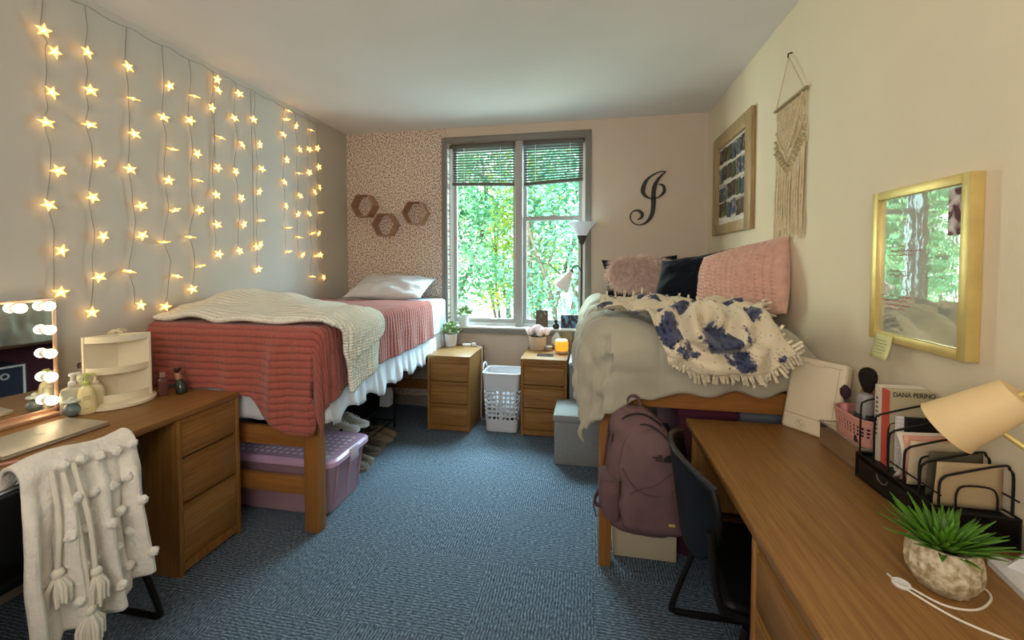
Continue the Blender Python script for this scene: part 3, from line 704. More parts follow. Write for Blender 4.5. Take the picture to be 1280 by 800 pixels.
# laundry basket
m_bask = mat('white_basket_plastic', '#d9dce2', .45, var=.03)
def basket():
    x0, x1, y0, y1, H = -.875, -.575, 3.36, 3.60, .50
    r = thing('laundry_basket', 'tall white laundry basket with oval holes between the two nightstands', 'laundry basket', (-.725, 3.48, 0))
    cx, cy = (x0+x1)/2, (y0+y1)/2; hx, hy = .135, .105
    def ringp(a, z):
        k = 1+.20*z/H; e = .28
        c, s_ = math.cos(a), math.sin(a)
        x = math.copysign(abs(c)**e, c)*hx*k; y = math.copysign(abs(s_)**e, s_)*hy*k
        return V((cx+x, cy+y, z))
    # perimeter sampled by arc length
    N = 400; raw = [ringp(2*PI*i/2000, 0) for i in range(2001)]; cum = [0]
    for a, b in zip(raw[:-1], raw[1:]): cum.append(cum[-1]+(b-a).length)
    Ltot = cum[-1]; ang = []; j = 0
    M_ = 168
    for i in range(M_):
        tgt = Ltot*i/M_
        while cum[j+1] < tgt: j += 1
        ang.append(2*PI*(j+(tgt-cum[j])/max(1e-9, cum[j+1]-cum[j]))/2000)
    NZ = 100; s = MB(); vs = [[None]*(NZ+1) for _ in range(M_)]
    for i in range(M_):
        for k in range(NZ+1): vs[i][k] = s.bm.verts.new(ringp(ang[i], H*k/NZ))
    def hole(i, k):
        z = H*(k+.5)/NZ
        if z < .10 or z > .40: return False
        zz = (z-.10)/.037; rz = (zz % 1)-.5
        row = int(zz)
        ii = ((i+.5) % 7)/7-.5
        if row == 7: return False
        return (ii/.36)**2+(rz/.34)**2 < 1
    for i in range(M_):
        for k in range(NZ):
            if hole(i, k): continue
            s.bm.faces.new((vs[i][k], vs[(i+1) % M_][k], vs[(i+1) % M_][k+1], vs[i][k+1]))
    s.bm.faces.new([vs[i][0] for i in range(M_)])
    loose = [v for v in s.bm.verts if not v.link_faces]; bmesh.ops.delete(s.bm, geom=loose, context='VERTS')
    o = obj('shell', s, m_bask, r); solid(o, .004)
    s = MB()
    s.tube([ringp(a, H) for a in ang[::2]], .008, 8, closed=True); obj('rim', s, m_bask, r)
    for sx in (-1, 1):
        xx = cx+sx*hx*1.2
        obj('handle', MB().tube(spline([(xx, cy-.07, H-.01), (xx+sx*.006, cy-.05, H+.045), (xx+sx*.008, cy, H+.058), (xx+sx*.006, cy+.05, H+.045), (xx, cy+.07, H-.01)]), .011, 8, flat=.6), m_bask, r)
basket()
m_cloth_w = mat('crumpled_white_cloth', '#cfd3da', .9, var=.2, vscale=20)
s = MB(); bmesh.ops.create_icosphere(s.bm, subdivisions=4, radius=.1)
for v in s.bm.verts:
    v.co = V((v.co.x*1.05, v.co.y*.75, v.co.z*1.3)) * (1+.35*nz(v.co, 14)) + V((-.70, 3.48, .22))
obj('crumpled_towel', s, m_cloth_w, loc=(-.70, 3.48, .1), label='crumpled white towel inside the holed laundry basket', cat='towel')
s = MB(); bmesh.ops.create_icosphere(s.bm, subdivisions=4, radius=.1)
for v in s.bm.verts:
    v.co = V((v.co.x*1.0, v.co.y*.75, v.co.z*.55)) * (1+.3*nz(v.co, 12, 3)) + V((-.73, 3.48, .065))
obj('folded_garment', s, mat('black_garment', '#17181c', .95, var=.3), loc=(-.73, 3.48, .01), label='black garment at the bottom of the laundry basket', cat='clothing')

# things on the second nightstand
x, y, z = -.455, 3.725, .649
r = thing('flower_pot', 'cream pot of pale pink peonies on the wooden nightstand', 'flower pot', (x, y, z))
obj('pot', MB().lathe([(.076, 0), (.078, .003), (.082, .118), (.08, .12), (.076, .12), (.074, .1)], (x, y, z), 28), mat('cream_pot', '#cdbda8', .5, var=.05), r)
obj('soil', MB().lathe([(.0745, .1), (.074, .104)], (x, y, z), 20), m_soil, r)
m_pet = mat('peony_petals', '#f4e4e6', .6, var=.1, vscale=30)
for k in range(6):
    a = 2*PI*k/5; c = V((x+math.cos(a)*.078, y+math.sin(a)*.055, z+.158)) if k < 5 else V((x+.0, y-.01, z+.185))
    s = MB()
    for i in range(34):
        g = i*2.4; ph = .15+1.35*(i/34); rr = .064*(.5+.5*i/34)
        d = V((math.cos(g)*math.sin(ph), math.sin(g)*math.sin(ph), math.cos(ph))); p = c+d*rr*.6; w = d.cross(V((0, 0, 1)))
        w = w.normalized() if w.length > 1e-4 else V((1, 0, 0)); u = w.cross(d)
        s.poly([p-w*.009-u*.006, p+w*.009-u*.006, p+w*.014+u*.014+d*.006, p+u*.020+d*.012, p-w*.014+u*.014+d*.006])
    s.ball(c, .034, 10); obj('peony', s, m_pet, r, smooth=False)
s = MB()
for i in range(40):
    a = R.uniform(0, 2*PI); p = V((x+math.cos(a)*.05, y+math.sin(a)*.05, z+.115)); d = V((math.cos(a), math.sin(a), R.uniform(-.2, .6))).normalized(); w = d.cross(V((0, 0, 1))).normalized()*.011
    s.tube([(x+math.cos(a)*.02, y+math.sin(a)*.02, z+.1), p], .0015, 4); s.poly([p-d*.01, p+w+d*.015, p+d*.04, p-w+d*.015])
obj('leaves', s, mat('dark_leaves', '#3e4a2a', .6, var=.3), r, smooth=False)
x, y = -.353, 3.685
r = thing('candle_jar', 'small grey lidded candle jar between the flowers and glowing lamp', 'jar', (x, y, z))
obj('jar', MB().lathe([(.034, 0), (.036, .002), (.037, .026), (.034, .028)], (x, y, z), 22), mat('grey_ceramic', '#8f8880', .5), r)
obj('lid', MB().lathe([(.037, .028), (.038, .03), (.037, .036), (.01, .039)], (x, y, z), 22), mat('lid_grey', '#a59d93', .45), r)
x, y = -.228, 3.60
r = thing('table_lamp', 'small glowing amber table lamp on the nightstand corner', 'lamp', (x, y, z))
obj('base', MB().lathe([(.05, 0), (.054, .004), (.054, .018), (.05, .022)], (x, y, z), 26), mat('pale_wood_base', '#c9a98a', .5), r)
obj('shade', MB().lathe([(.05, .022), (.057, .03), (.058, .095), (.052, .108), (.04, .11)], (x, y, z), 28), mat('amber_glow', '#ffb545', .5, emit=.9, ecol='#ff9420'), r)
obj('cap', MB().lathe([(.041, .109), (.05, .108), (.052, .112), (.045, .117), (.0, .118)], (x, y, z), 26, cap0=False), mat('glow_cap', '#ffe9c4', .5, emit=.9, ecol='#ffdba8'), r)
r = thing('mobile_phone', 'dark mobile phone lying flat on the nightstand in front of the flowers', 'phone', (-.36, 3.47, z))
obj('body', MB().box(-.428, -.288, 3.435, 3.508, z, z+.009, .003), m_black, r)
obj('screen', MB().box(-.424, -.292, 3.439, 3.504, z+.009, z+.0096), mat('phone_glass', '#22262c', .12, var=.05, spec=.6), r)
# tissue-like pale bag behind lamp
s = MB(); bmesh.ops.create_icosphere(s.bm, subdivisions=3, radius=.045)
for v in s.bm.verts:
    k = 1+.4*nz(v.co, 30, 2); v.co = V((v.co.x*1.0*k, v.co.y*.45*k, v.co.z*1.55*k))+V((-.285, 3.77, .649+.068))
obj('fabric_bag', s, mat('pale_blue_cloth', '#b9c6cf', .9, var=.15, vscale=30), loc=(-.285, 3.77, .649), label='small pale blue-white cloth pouch between the pink flowers and glowing lamp', cat='pouch')
s = MB().rbox((-.19, 3.775, .649+.075), (.085, .008, .15), (math.radians(-8), 0, 0), .002)
o = obj('greeting_card', s, mat('olive_card', '#8a8066', .7, var=.35, vscale=22), loc=(-.19, 3.775, .649), label='small olive and tan card standing behind the glowing lamp', cat='card')

# things on the sill
def photo_mat(name, cols, sc=9, seed=0):
    m, nt, p, L = base(name)
    tc = nd(nt, 'ShaderNodeTexCoord'); mp = nd(nt, 'ShaderNodeMapping'); mp.inputs['Location'].default_value = (seed*3.1, seed*1.7, seed); mp.inputs['Scale'].default_value = (1.6, 1.6, 1); L(tc.outputs['Object'], mp.inputs[0])
    n = nd(nt, 'ShaderNodeTexNoise', Scale=sc, Detail=3.0, Distortion=.5); L(mp.outputs[0], n.inputs['Vector'])
    r = nd(nt, 'ShaderNodeValToRGB'); e = r.color_ramp.elements; k = len(cols)
    while len(e) < k: e.new(.5)
    for i, c in enumerate(cols): e[i].position = .3+.4*i/(k-1); e[i].color = lin(c)
    L(n.outputs['Fac'], r.inputs['Fac']); L(r.outputs[0], p.inputs['Base Color']); p.inputs['Roughness'].default_value = .55; p.inputs['Specular IOR Level'].default_value = .2
    return m
r = thing('photo_frame', 'dark upright photo frame on the sill above the pink flowers', 'photo frame', (-.428, 3.835, .822), group='photos on the window sill')
obj('frame', MB().rbox((-.428, 3.835, .822+.085), (.112, .012, .17), (math.radians(-8), 0, 0), .003), mat('dark_frame', '#3b3630', .5), r)
obj('photo', MB().rbox((-.428, 3.8283, .822+.085), (.094, .002, .15), (math.radians(-8), 0, 0)), photo_mat('photo_a', ['#1f1d1a', '#6b5a48', '#3b4234', '#c8b9a0'], 28, 1), r)
obj('stand', MB().rbox((-.428, 3.862, .822+.055), (.04, .004, .115), (math.radians(22), 0, 0)), m_black, r)
r = thing('photo_frame', 'wide landscape photo of people under blue sky at the sill end by the floor lamp', 'photo frame', (-.165, 3.84, .822), group='photos on the window sill')
obj('frame', MB().rbox((-.165, 3.84, .822+.066), (.176, .008, .13), (math.radians(-8), 0, 0), .002), m_white, r)
obj('photo', MB().rbox((-.165, 3.8348, .822+.069), (.17, .002, .122), (math.radians(-8), 0, 0)), photo_mat('photo_b', ['#4a2f2c', '#2d2a2e', '#5b87b0', '#8fb2cf'], 16, 2), r)
x, y = -.296, 3.83
r = thing('perfume_bottle', 'small black bottle with a square cap between the two sill photos', 'bottle', (x, y, .822))
obj('bottle', MB().lathe([(.024, 0), (.03, .006), (.032, .035), (.024, .05), (.011, .056)], (x, y, .822), 20), mat('black_glass', '#120f12', .15, spec=.6), r)
obj('cap', MB().box(x-.014, x+.014, y-.012, y+.012, .878, .91, .003), m_black, r)

# floor lamp
x, y = -.062, 3.72
r = thing('floor_lamp', 'grey floor lamp with an upturned bowl shade and a small reading arm', 'floor lamp', (x, y, 0))
m_pole = mat('grey_pole', '#4b4642', .4, metal=.4)
m_shade = mat('frosted_shade', '#c9d2da', .45, var=.05, emit=.12, ecol='#e9f2ff')
obj('base', MB().lathe([(.10, 0), (.105, .01), (.09, .02), (.02, .03)], (x, y, 0), 30), m_pole, r)
obj('pole', MB().cyl((x, y, .02), (x, y, 1.65), .011, .011, 12), m_pole, r)
obj('socket', MB().lathe([(.014, 1.60), (.026, 1.62), (.044, 1.675), (.044, 1.683)], (x, y, 0), 24), m_pole, r)
o = obj('lamp_shade', MB().lathe([(.045, 1.682), (.056, 1.70), (.077, 1.74), (.106, 1.775), (.128, 1.797), (.123, 1.797), (.101, 1.776), (.071, 1.742), (.042, 1.69)], (x, y, 0), 36, cap0=False), m_shade, r)
obj('reading_arm', MB().tube(spline([(x, y, 1.30), (x-.004, y-.006, 1.36), (x-.03, y-.02, 1.41), (x-.065, y-.035, 1.41), (x-.09, y-.045, 1.36)]), .006, 8), m_pole, r)
Mx = Matrix.Rotation(math.radians(33), 4, 'Y')
obj('reading_shade', MB().lathe([(.020, 0), (.028, -.03), (.053, -.09), (.074, -.16), (.081, -.178), (.075, -.175), (.048, -.09), (.020, -.03)], (x-.088, y-.045, 1.365), 28, Mx, cap0=False, cap1=False), mat('reading_shade_white', '#d8d2cd', .45, emit=.1, ecol='#ffffff'), r)
obj('reading_socket', MB().lathe([(.012, .015), (.02, .005), (.025, -.04), (.027, -.055)], (x-.088, y-.045, 1.365), 20, Mx), m_pole, r)

# ottoman and storage tower
m_ott = mat('grey_linen', '#8d8f8e', .85, var=.06, vscale=40, bump=.2, bscale=160)
r = thing('storage_ottoman', 'low grey storage ottoman with lid on the carpet by the bed post', 'ottoman', (-.04, 3.08, 0))
obj('body', MB().box(-.235, .15, 2.905, 3.255, 0, .305, .006), m_ott, r)
obj('lid', MB().box(-.243, .158, 2.897, 3.263, .303, .357, .014, 3), m_ott, r)
r = thing('storage_tower', 'tall grey plastic drawer tower behind the ottoman', 'storage drawers', (.03, 3.43, 0))
m_tow = mat('grey_tower', '#7f8488', .5, var=.04)
obj('body', MB().box(-.145, .21, 3.285, 3.59, 0, .615, .008), m_tow, r)
obj('lid', MB().box(-.152, .217, 3.278, 3.597, .612, .645, .01, 3), mat('tower_lid', '#a3acb3', .4), r)
for k in range(3): obj('drawer', MB().box(-.125, .19, 3.274, 3.29, .03+k*.195, .205+k*.195, .006).box(-.02, .085, 3.266, 3.276, .15+k*.195, .165+k*.195, .003), m_tow, r)

# ------------------------------------------------------------------ wall pieces
# hexagon shelves
m_hex = wood('pale_hex_wood', '#9a745a', '#c09a7c', 'x')
def hexshelf(cx, cz, lab):
    s = MB(); R0, R1, d = .124, .116, .13; ang = [PI/3*k for k in range(6)]
    rings = []
    for rr, yy in ((R0, YB), (R0, YB-d), (R1, YB-d), (R1, YB)): rings.append(s.ring([(cx+math.cos(a)*rr, yy, cz+math.sin(a)*rr) for a in ang]))
    s.skin(rings, True, loop=True)
    obj('hexagon_shelf', s, m_hex, loc=(cx, YB, cz), label=lab, cat='wall shelf', group='hexagon wall shelves', ang=20)
hexshelf(-2.207, 2.006, 'wooden hexagon shelf highest on the spotted wallpaper')
hexshelf(-1.985, 1.815, 'wooden hexagon shelf set lowest, in the middle of the three')
hexshelf(-1.665, 1.925, 'wooden hexagon shelf closest to the window')

# script letter J
def jpt(x, y): return V((.364+(x/8.883+780-787)*.00683, YB-.012, 2.251+.0068*(214-(y/8.883+200))))
s = MB()
st1 = [(465, 128, 6), (430, 126, 12), (390, 130, 14), (330, 155, 18), (270, 197, 28), (228, 255, 44), (207, 335, 50), (222, 385, 38), (262, 420, 22), (310, 435, 13), (360, 430, 14), (405, 405, 22), (442, 360, 34), (443, 312, 33), (420, 280, 24), (385, 274, 14)]
st2 = [(462, 128, 8), (425, 158, 20), (375, 215, 36), (338, 290, 48), (326, 380, 50), (327, 480, 52), (320, 580, 48), (292, 660, 42), (240, 715, 26), (172, 738, 12), (112, 720, 12), (72, 672, 14), (70, 622, 14), (98, 582, 17), (145, 568, 22), (185, 588, 36), (204, 625, 38), (188, 658, 28), (150, 675, 12)]
def dense(st):
    p = spline([(a, b, c) for a, b, c in st], 5); return [jpt(q.x, q.y) for q in p], [q.z/8.883*.0068 for q in p]
for st in (st1, st2):
    pts, ws = dense(st); s.ribbon(pts, ws, (0, 1, 0), .010)
obj('wall_letter', s, mat('dark_green_black_paint', '#23261f', .5, var=.15), loc=(.53, YB, 2.0), label='dark script letter J mounted on the wall above the pillows', cat='wall letter', ang=30)

# collage frame
ya, yb_, za, zb = 2.82, 3.62, 1.66, 2.427
r = thing('collage_frame', 'large rustic wooden frame full of small photos on the wall', 'picture frame', (XR, 3.22, za))
m_rust = wood('rustic_frame_wood', '#8a714e', '#b59a6e', 'z')
s = MB(); w = .105
s.box(XR-.028, XR-.001, ya, ya+w, za, zb, .003); s.box(XR-.028, XR-.001, yb_-w, yb_, za, zb, .003); s.box(XR-.028, XR-.001, ya+w, yb_-w, za, za+.075, .003); s.box(XR-.028, XR-.001, ya+w, yb_-w, zb-.1, zb, .003)
obj('frame', s, m_rust, r)
obj('mat_board', MB().box(XR-.008, XR-.002, ya+w, yb_-w, za+.07, zb-.095), mat('white_mat', '#d5cdbd', .8), r)
pm = [photo_mat('snap%d' % i, c, 22, i) for i, c in enumerate((['#101012', '#4a4038', '#a8947c'], ['#20242c', '#3c4a5a', '#9a8f84'], ['#231d1a', '#5e4d3e', '#272b20'], ['#1c2a45', '#4a5568', '#b8ad9c'], ['#2b2b20', '#5a6340', '#1c1c1c']))]
for i in range(4):
    zt = zb-.125-i*.137
    for j in range(6):
        yy = lerp(yb_-w-.015, ya+w+.015, (j+.5)/6)
        s = MB().rbox((XR-.012-.002*(j % 2), yy, zt-.055+R.uniform(-.012, .012)), (.003, .074, .106), (R.uniform(-.14, .14), 0, 0))
        obj('photo', s, pm[(i*3+j*2+(i > 2)*3) % 5], r, smooth=False)
    obj('hanging_string', MB().tube([(XR-.016, yb_-w, zt+.003), (XR-.016, 3.22, zt-.006), (XR-.016, ya+w, zt+.003)], .0015, 5), m_darkgap, r)

# macrame
r = thing('macrame_hanging', 'cream macrame wall hanging with long fringe above the pink pillow', 'wall hanging', (XR, 2.35, 1.55))
m_cord = mat('cotton_cord', '#cdbb98', .9, var=.15, vscale=40)
yL, yR_ = 2.505, 2.2; zr = 2.275
obj('hook', MB().tube([(XR, 2.368, 2.525), (XR-.018, 2.368, 2.52), (XR-.02, 2.368, 2.50)], .004, 6), m_darkgap, r)
obj('dowel', MB().cyl((XR-.016, yL+.015, zr), (XR-.016, yR_-.02, zr), .008, .008, 8), mat('dowel_wood', '#8f7a58', .6), r)
obj('hanger_cord', MB().tube([(XR-.016, yL, zr), (XR-.016, 2.368, 2.505), (XR-.016, yR_, zr)], .003, 6), m_cord, r)
s = MB(); n = 34
for i in range(n):
    yy = lerp(yL-.005, yR_+.005, i/(n-1)); c = abs(i-(n-1)/2)/((n-1)/2)
    zk = 1.93+.10*c if c > 0 else 1.9
    s.tube(spline([(XR-.010, yy, zk), (XR-.012-.004*(i % 3), yy+R.uniform(-.006, .006), 1.78), (XR-.012-.004*(i % 2), yy+R.uniform(-.008, .008), 1.60+R.uniform(-.04, .02))], 4), .0042, 5)
obj('fringe', s, m_cord, r, kind='stuff')
s = MB()
for i in range(12):
    t0 = i/11; yy = lerp(yL, yR_, t0)
    for sg in (-1, 1):
        y2 = min(yL, max(yR_, yy+sg*.13)); L_ = abs(y2-yy)/.13
        s.tube([(XR-.008, yy, zr), (XR-.008-.003*(sg > 0), lerp(yy, y2, .5), zr-.11*max(.4, L_)), (XR-.008, y2, zr-.24*max(.3, L_))], .0026, 5)
    s.tube([(XR-.008, yy, zr), (XR-.008, yy, 2.0)], .002, 5)
for sg in (-1, 1): s.tube([(XR-.014, lerp(yL, yR_, .5)+sg*.15, 2.13+.02), (XR-.016, lerp(yL, yR_, .5)+sg*.08, 2.05), (XR-.016, lerp(yL, yR_, .5), 1.97)], .006, 6)
s.tube([(XR-.014, yR_+.02, zr), (XR-.016, 2.30, 2.10), (XR-.014, 2.36, 2.03)], .006, 6)
obj('net', s, m_cord, r)
s = MB()
for row in range(3):
    for i in range(15):
        t0 = i/14; c = abs(t0-.5)*2; s.ball((XR-.016, lerp(yL, yR_, t0), 1.90+.14*c+row*.032), .0085, 6)
obj('knots', s, mat('knot_cord', '#b9a680', .9, var=.25), r)

# gold frame with glossy board
ya, yb_, za, zb = 1.29, 1.672, 1.182, 1.69
r = thing('gold_framed_board', 'gold framed glossy board reflecting the window, hung over the desk', 'wall board', (XR, 1.48, za))
s = MB(); w = .028; xa = XR-.034
s.box(xa, XR-.001, ya, ya+w, za, zb, .002); s.box(xa, XR-.001, yb_-w, yb_, za, zb, .002); s.box(xa, XR-.001, ya+w, yb_-w, za, za+w, .002); s.box(xa, XR-.001, ya+w, yb_-w, zb-w, zb, .002)
obj('frame', s, m_gold, r)
m, nt, p, L = base('glossy_board'); nt.nodes.remove(p)
d = nd(nt, 'ShaderNodeBsdfDiffuse', Color=lin('#c4c6b4')); g = nd(nt, 'ShaderNodeBsdfGlossy', Roughness=.02); g.inputs['Color'].default_value = lin('#eef4ea'); mx = nd(nt, 'ShaderNodeMixShader'); mx.inputs[0].default_value = .5
nzn = nd(nt, 'ShaderNodeTexNoise', Scale=9.0); bp = nd(nt, 'ShaderNodeBump', Strength=.02, Distance=.01); L(nzn.outputs['Fac'], bp.inputs['Height']); L(bp.outputs[0], g.inputs['Normal'])
L(d.outputs[0], mx.inputs[1]); L(g.outputs[0], mx.inputs[2]); L(mx.outputs[0], nt.nodes['Material Output'].inputs['Surface'])
obj('board', MB().box(XR-.02, XR-.012, ya+w, yb_-w, za+w, zb-w), m, r)
m_red = mat('red_marker', '#b0485a', .6)
s = MB(); rr = random.Random(4)
for (zc, n_) in ((1.50, 3), (1.42, 2), (1.335, 4)):
    for k in range(n_):
        yy = 1.635-rr.uniform(0, .03)+(-.02 if zc > 1.4 else 0); zz = zc-k*.014; pts = []
        y1_ = yy-rr.uniform(.07, .14)
        while yy > y1_:
            pts.append((XR-.0205, yy, zz+rr.uniform(-.003, .003))); yy -= .004
        s.tube(pts, .0009, 4)
obj('handwriting', s, m_red, r)
s = MB().box(XR-.0225, XR-.0205, 1.322, 1.372, 1.525, 1.655)
obj('photo_strip', s, photo_mat('strip', ['#3a2228', '#5a3038', '#b9a8a4', '#d8d0d0'], 24, 5), r, label='narrow strip of tiny portrait photos')
s = MB()
s.grid(lambda u, v: V((XR-.036-.012*(v**2), lerp(1.632, 1.552, u)+.012*v, 1.203-.083*v)), 4, 6)
o = obj('sticky_note', s, mat('yellow_note', '#d9d79a', .7), loc=(XR-.04, 1.59, 1.13), label='pale yellow sticky note hanging from the lower edge of the gold frame', cat='note'); solid(o, .0006)
s = MB()
for k in range(5): s.tube([(XR-.0375-.012*(.25+.13*k)**2, 1.617+.012*(.25+.13*k), 1.203-.083*(.25+.13*k)), (XR-.0375-.012*(.25+.13*k)**2, 1.578-.01*(k % 2)+.012*(.25+.13*k), 1.203-.083*(.25+.13*k))], .0008, 4)
obj('pencil_lines', s, mat('pencil_grey', '#77765a', .7), o)

# ------------------------------------------------------------------ star lights
ST = [
[(1.455,2.489),(1.492,2.412),(1.477,2.223),(1.454,2.079),(1.491,1.871),(1.452,1.708),(1.493,1.502),(1.484,1.308)],
[(1.618,2.473),(1.627,2.293),(1.619,2.123),(1.657,1.947),(1.622,1.768),(1.661,1.578),(1.638,1.373),(1.603,1.200)],
[(1.799,2.486),(1.818,2.325),(1.821,2.139),(1.794,1.945),(1.846,1.756),(1.846,1.594),(1.773,1.398),(1.828,1.212)],
[(2.019,2.476),(1.979,2.282),(2.027,2.113),(1.999,1.925),(2.032,1.756),(1.962,1.564),(2.031,1.363),(1.960,1.190)],
[(2.172,2.476),(2.139,2.318),(2.183,2.127),(2.184,1.960),(2.190,1.776),(2.120,1.601),(2.186,1.423),(2.129,1.280)],
[(2.335,2.650),(2.292,2.451),(2.352,2.275),(2.310,1.890),(2.313,1.696),(2.319,1.501)],
[(2.339,2.583),(2.325,2.071)],
[(2.507,2.626),(2.463,2.442),(2.525,2.276),(2.466,2.075),(2.508,1.899),(2.527,1.715),(2.485,1.526)],
[(2.629,2.489),(2.684,2.322),(2.698,2.145),(2.671,1.971),(2.680,1.758),(2.672,1.578),(2.648,1.393)],
[(2.634,1.559)],
[(2.990,2.679),(2.961,2.601),(2.927,2.469),(2.962,2.277),(2.931,2.091),(2.944,1.900),(2.966,1.727),(2.961,1.531)],
[(3.076,2.584),(3.115,2.402),(3.100,2.196),(3.110,2.010),(3.082,1.851),(3.087,1.656),(3.132,1.507)],
[(3.263,2.608),(3.237,2.434),(3.232,2.231),(3.303,2.072),(3.223,1.870),(3.262,1.701),(3.311,1.503),(3.252,1.317)],
[(3.346,2.473),(3.364,2.309),(3.371,2.126),(3.377,1.898),(3.349,1.707),(3.367,1.511),(3.408,1.304)]]
r = thing('star_curtain_lights', 'curtain of glowing star fairy lights hanging down the wall above the desk and coral bed', 'string lights', (XL+.03, 2.4, 2.68))
m_wire = mat('clear_wire', '#87827a', .4, var=.1)
m_star = mat('star_glow', '#ffcf86', .4, emit=1.6, ecol='#ffac38')
m_led = mat('star_led', '#fff2cf', .4, emit=4.5, ecol='#ffcc70')
sm = MB(); pts = []
for k in range(10):
    rr = .029 if k % 2 == 0 else .0125; a = PI/2+k*PI/5; pts.append(V((0, math.cos(a)*rr, math.sin(a)*rr)))
sm.tube(pts, .0027, 6, closed=True)
sm.bm.faces.ensure_lookup_table(); nf = len(sm.bm.faces); sm.ball((0, 0, 0), .0075, 8)
for k in range(0, 10, 2): sm.tube([(0, 0, 0), pts[k]*.8], .0025, 5)
sm.bm.faces.ensure_lookup_table()
for i, f_ in enumerate(sm.bm.faces): f_.material_index = 1 if i >= nf else 0
star_me = bpy.data.meshes.new('star'); bmesh.ops.recalc_face_normals(sm.bm, faces=sm.bm.faces); sm.bm.to_mesh(star_me); star_me.materials.append(m_star); star_me.materials.append(m_led)
s = MB(); hp = []
for k in range(49):
    yy = 1.05+2.4*k/48; hp.append((XL+.008, yy, 2.712-.014*abs(math.sin(k*PI/4))))
s.tube(hp, .0016, 5); obj('header_wire', s, m_wire, r)
rr = random.Random(3)
for strand in ST:
    y0 = sum(p[0] for p in strand)/len(strand)
    pts = [V((XL+.008, y0, 2.70))]; zs_ = sorted([q[1] for q in strand], reverse=True); zc_ = 2.70
    for (yy, zz) in sorted(strand, key=lambda q: -q[1]):
        yw = lerp(y0, yy, .45)-.012
        pts.append(V((XL+.012+rr.uniform(0, .012), lerp(y0, yw, .5)+rr.uniform(-.008, .008), (zc_+zz)/2))); pts.append(V((XL+.02, yw+rr.uniform(-.004, .004), zz+.004))); zc_ = zz
    so = obj('strand', MB().tube(spline(pts, 4), .0017, 5), m_wire, r)
    inv = RM[r].inverted()
    for (yy, zz) in strand:
        st = bpy.data.objects.new('star', star_me); C.objects.link(st); st.parent = so; st.location = inv @ V((XL+.035, yy, zz))
        k = rr.random()
        st.rotation_euler = (rr.uniform(0, 1.2), (rr.choice((-1, 1))*rr.uniform(1.1, 1.5) if k < .3 else rr.uniform(-.5, .5)), rr.uniform(-.5, .2))

# ------------------------------------------------------------------ left desk items
zD = .76
# vanity mirror
r = thing('vanity_mirror', 'vanity mirror with a row of round glowing bulbs, standing on the desk', 'mirror', (-2.38, 1.43, zD))
m_rose = mat('rose_gold_frame', '#cfa98f', .35, metal=.5)
y0, y1, z0, z1 = .66, 1.445, .775, 1.285
s = MB(); s.box(-2.41, -2.378, y0, y1, z0, z0+.015, .002); s.box(-2.41, -2.378, y0, y1, z1-.012, z1, .002); s.box(-2.41, -2.378, y1-.012, y1, z0, z1, .002); s.box(-2.41, -2.378, y0, y0+.012, z0, z1, .002); s.box(-2.41, -2.392, y0+.005, y1-.005, z0+.005, z1-.005)
obj('frame', s, m_rose, r)
mm, nt, p, L = base('mirror_silver'); p.inputs['Metallic'].default_value = 1; p.inputs['Roughness'].default_value = .02; nn = nd(nt, 'ShaderNodeTexNoise', Scale=3.0); rp = nd(nt, 'ShaderNodeValToRGB'); rp.color_ramp.elements[0].color = (.84, .87, .88, 1); rp.color_ramp.elements[1].color = (.9, .92, .92, 1); L(nn.outputs['Fac'], rp.inputs['Fac']); L(rp.outputs[0], p.inputs['Base Color'])
obj('glass', MB().box(-2.391, -2.383, y0+.012, y1-.012, z0+.015, z1-.012), mm, r)
obj('base', MB().box(-2.43, -2.33, y0+.02, y1-.015, zD, zD+.016, .004), m_rose, r)
m_bulb = mat('bulb_glow', '#fff6e4', .4, emit=8, ecol='#ffe4b8')
def bulb(yy, zz):
    b = obj('bulb', MB().ball((-2.352, yy, zz), .021, 16), m_bulb, r)
    obj('bulb_collar', MB().lathe([(.016, 0), (.02, .004), (.017, .016)], (0, 0, 0), 16, Matrix.Translation(V((-2.384, yy, zz))) @ Matrix.Rotation(PI/2, 4, 'Y')), m_white, b)
for zz in (1.253, 1.147, 1.041, .935, .83): bulb(1.408, zz)
for yy in (1.318, 1.228, 1.138, 1.048, .958): bulb(yy, 1.253)

r.rotation_euler.z = math.radians(-4)
# laptop
r = thing('laptop', 'closed silver laptop lying on the desk below the vanity mirror', 'laptop', (-2.1, 1.21, zD), rz=math.radians(-3))
m_alu = mat('silver_aluminium', '#c9c3b4', .35, metal=.55, var=.04)
obj('base', MB().box(-2.215, -1.985, 1.05, 1.37, zD+.001, zD+.011, .004), m_alu, r)
lid = obj('lid', MB().box(-2.216, -1.984, 1.049, 1.371, zD+.0115, zD+.018, .003), m_alu, r)
ap = []
for k in range(40):
    a = 2*PI*k/40; rad = .017*(1+.06*math.cos(2*a)-.12*math.exp(-((abs(a-PI/2))/.3)**2)); q = V((math.cos(a)*rad, math.sin(a)*rad*1.05, 0))
    dd = (q-V((.021, .003, 0))).length
    if dd < .0095: q = V((.021, .003, 0))+(q-V((.021, .003, 0))).normalized()*.0095
    ap.append(q)
lf_ = [V((.0+.004*math.cos(a)+.002, .023+.007*math.sin(a), 0)) for a in [2*PI*k/12 for k in range(12)]]
def tol(q): return V((-2.10-q.y*1.0, 1.21-q.x*-1.0, zD+.0181))
s = MB(); s.prism([tol(q) for q in ap], (0, 0, .0005)); s.prism([tol(q) for q in lf_], (0, 0, .0005)); obj('emblem', s, mat('bright_emblem', '#f3eede', .15, metal=.6), lid, smooth=False)
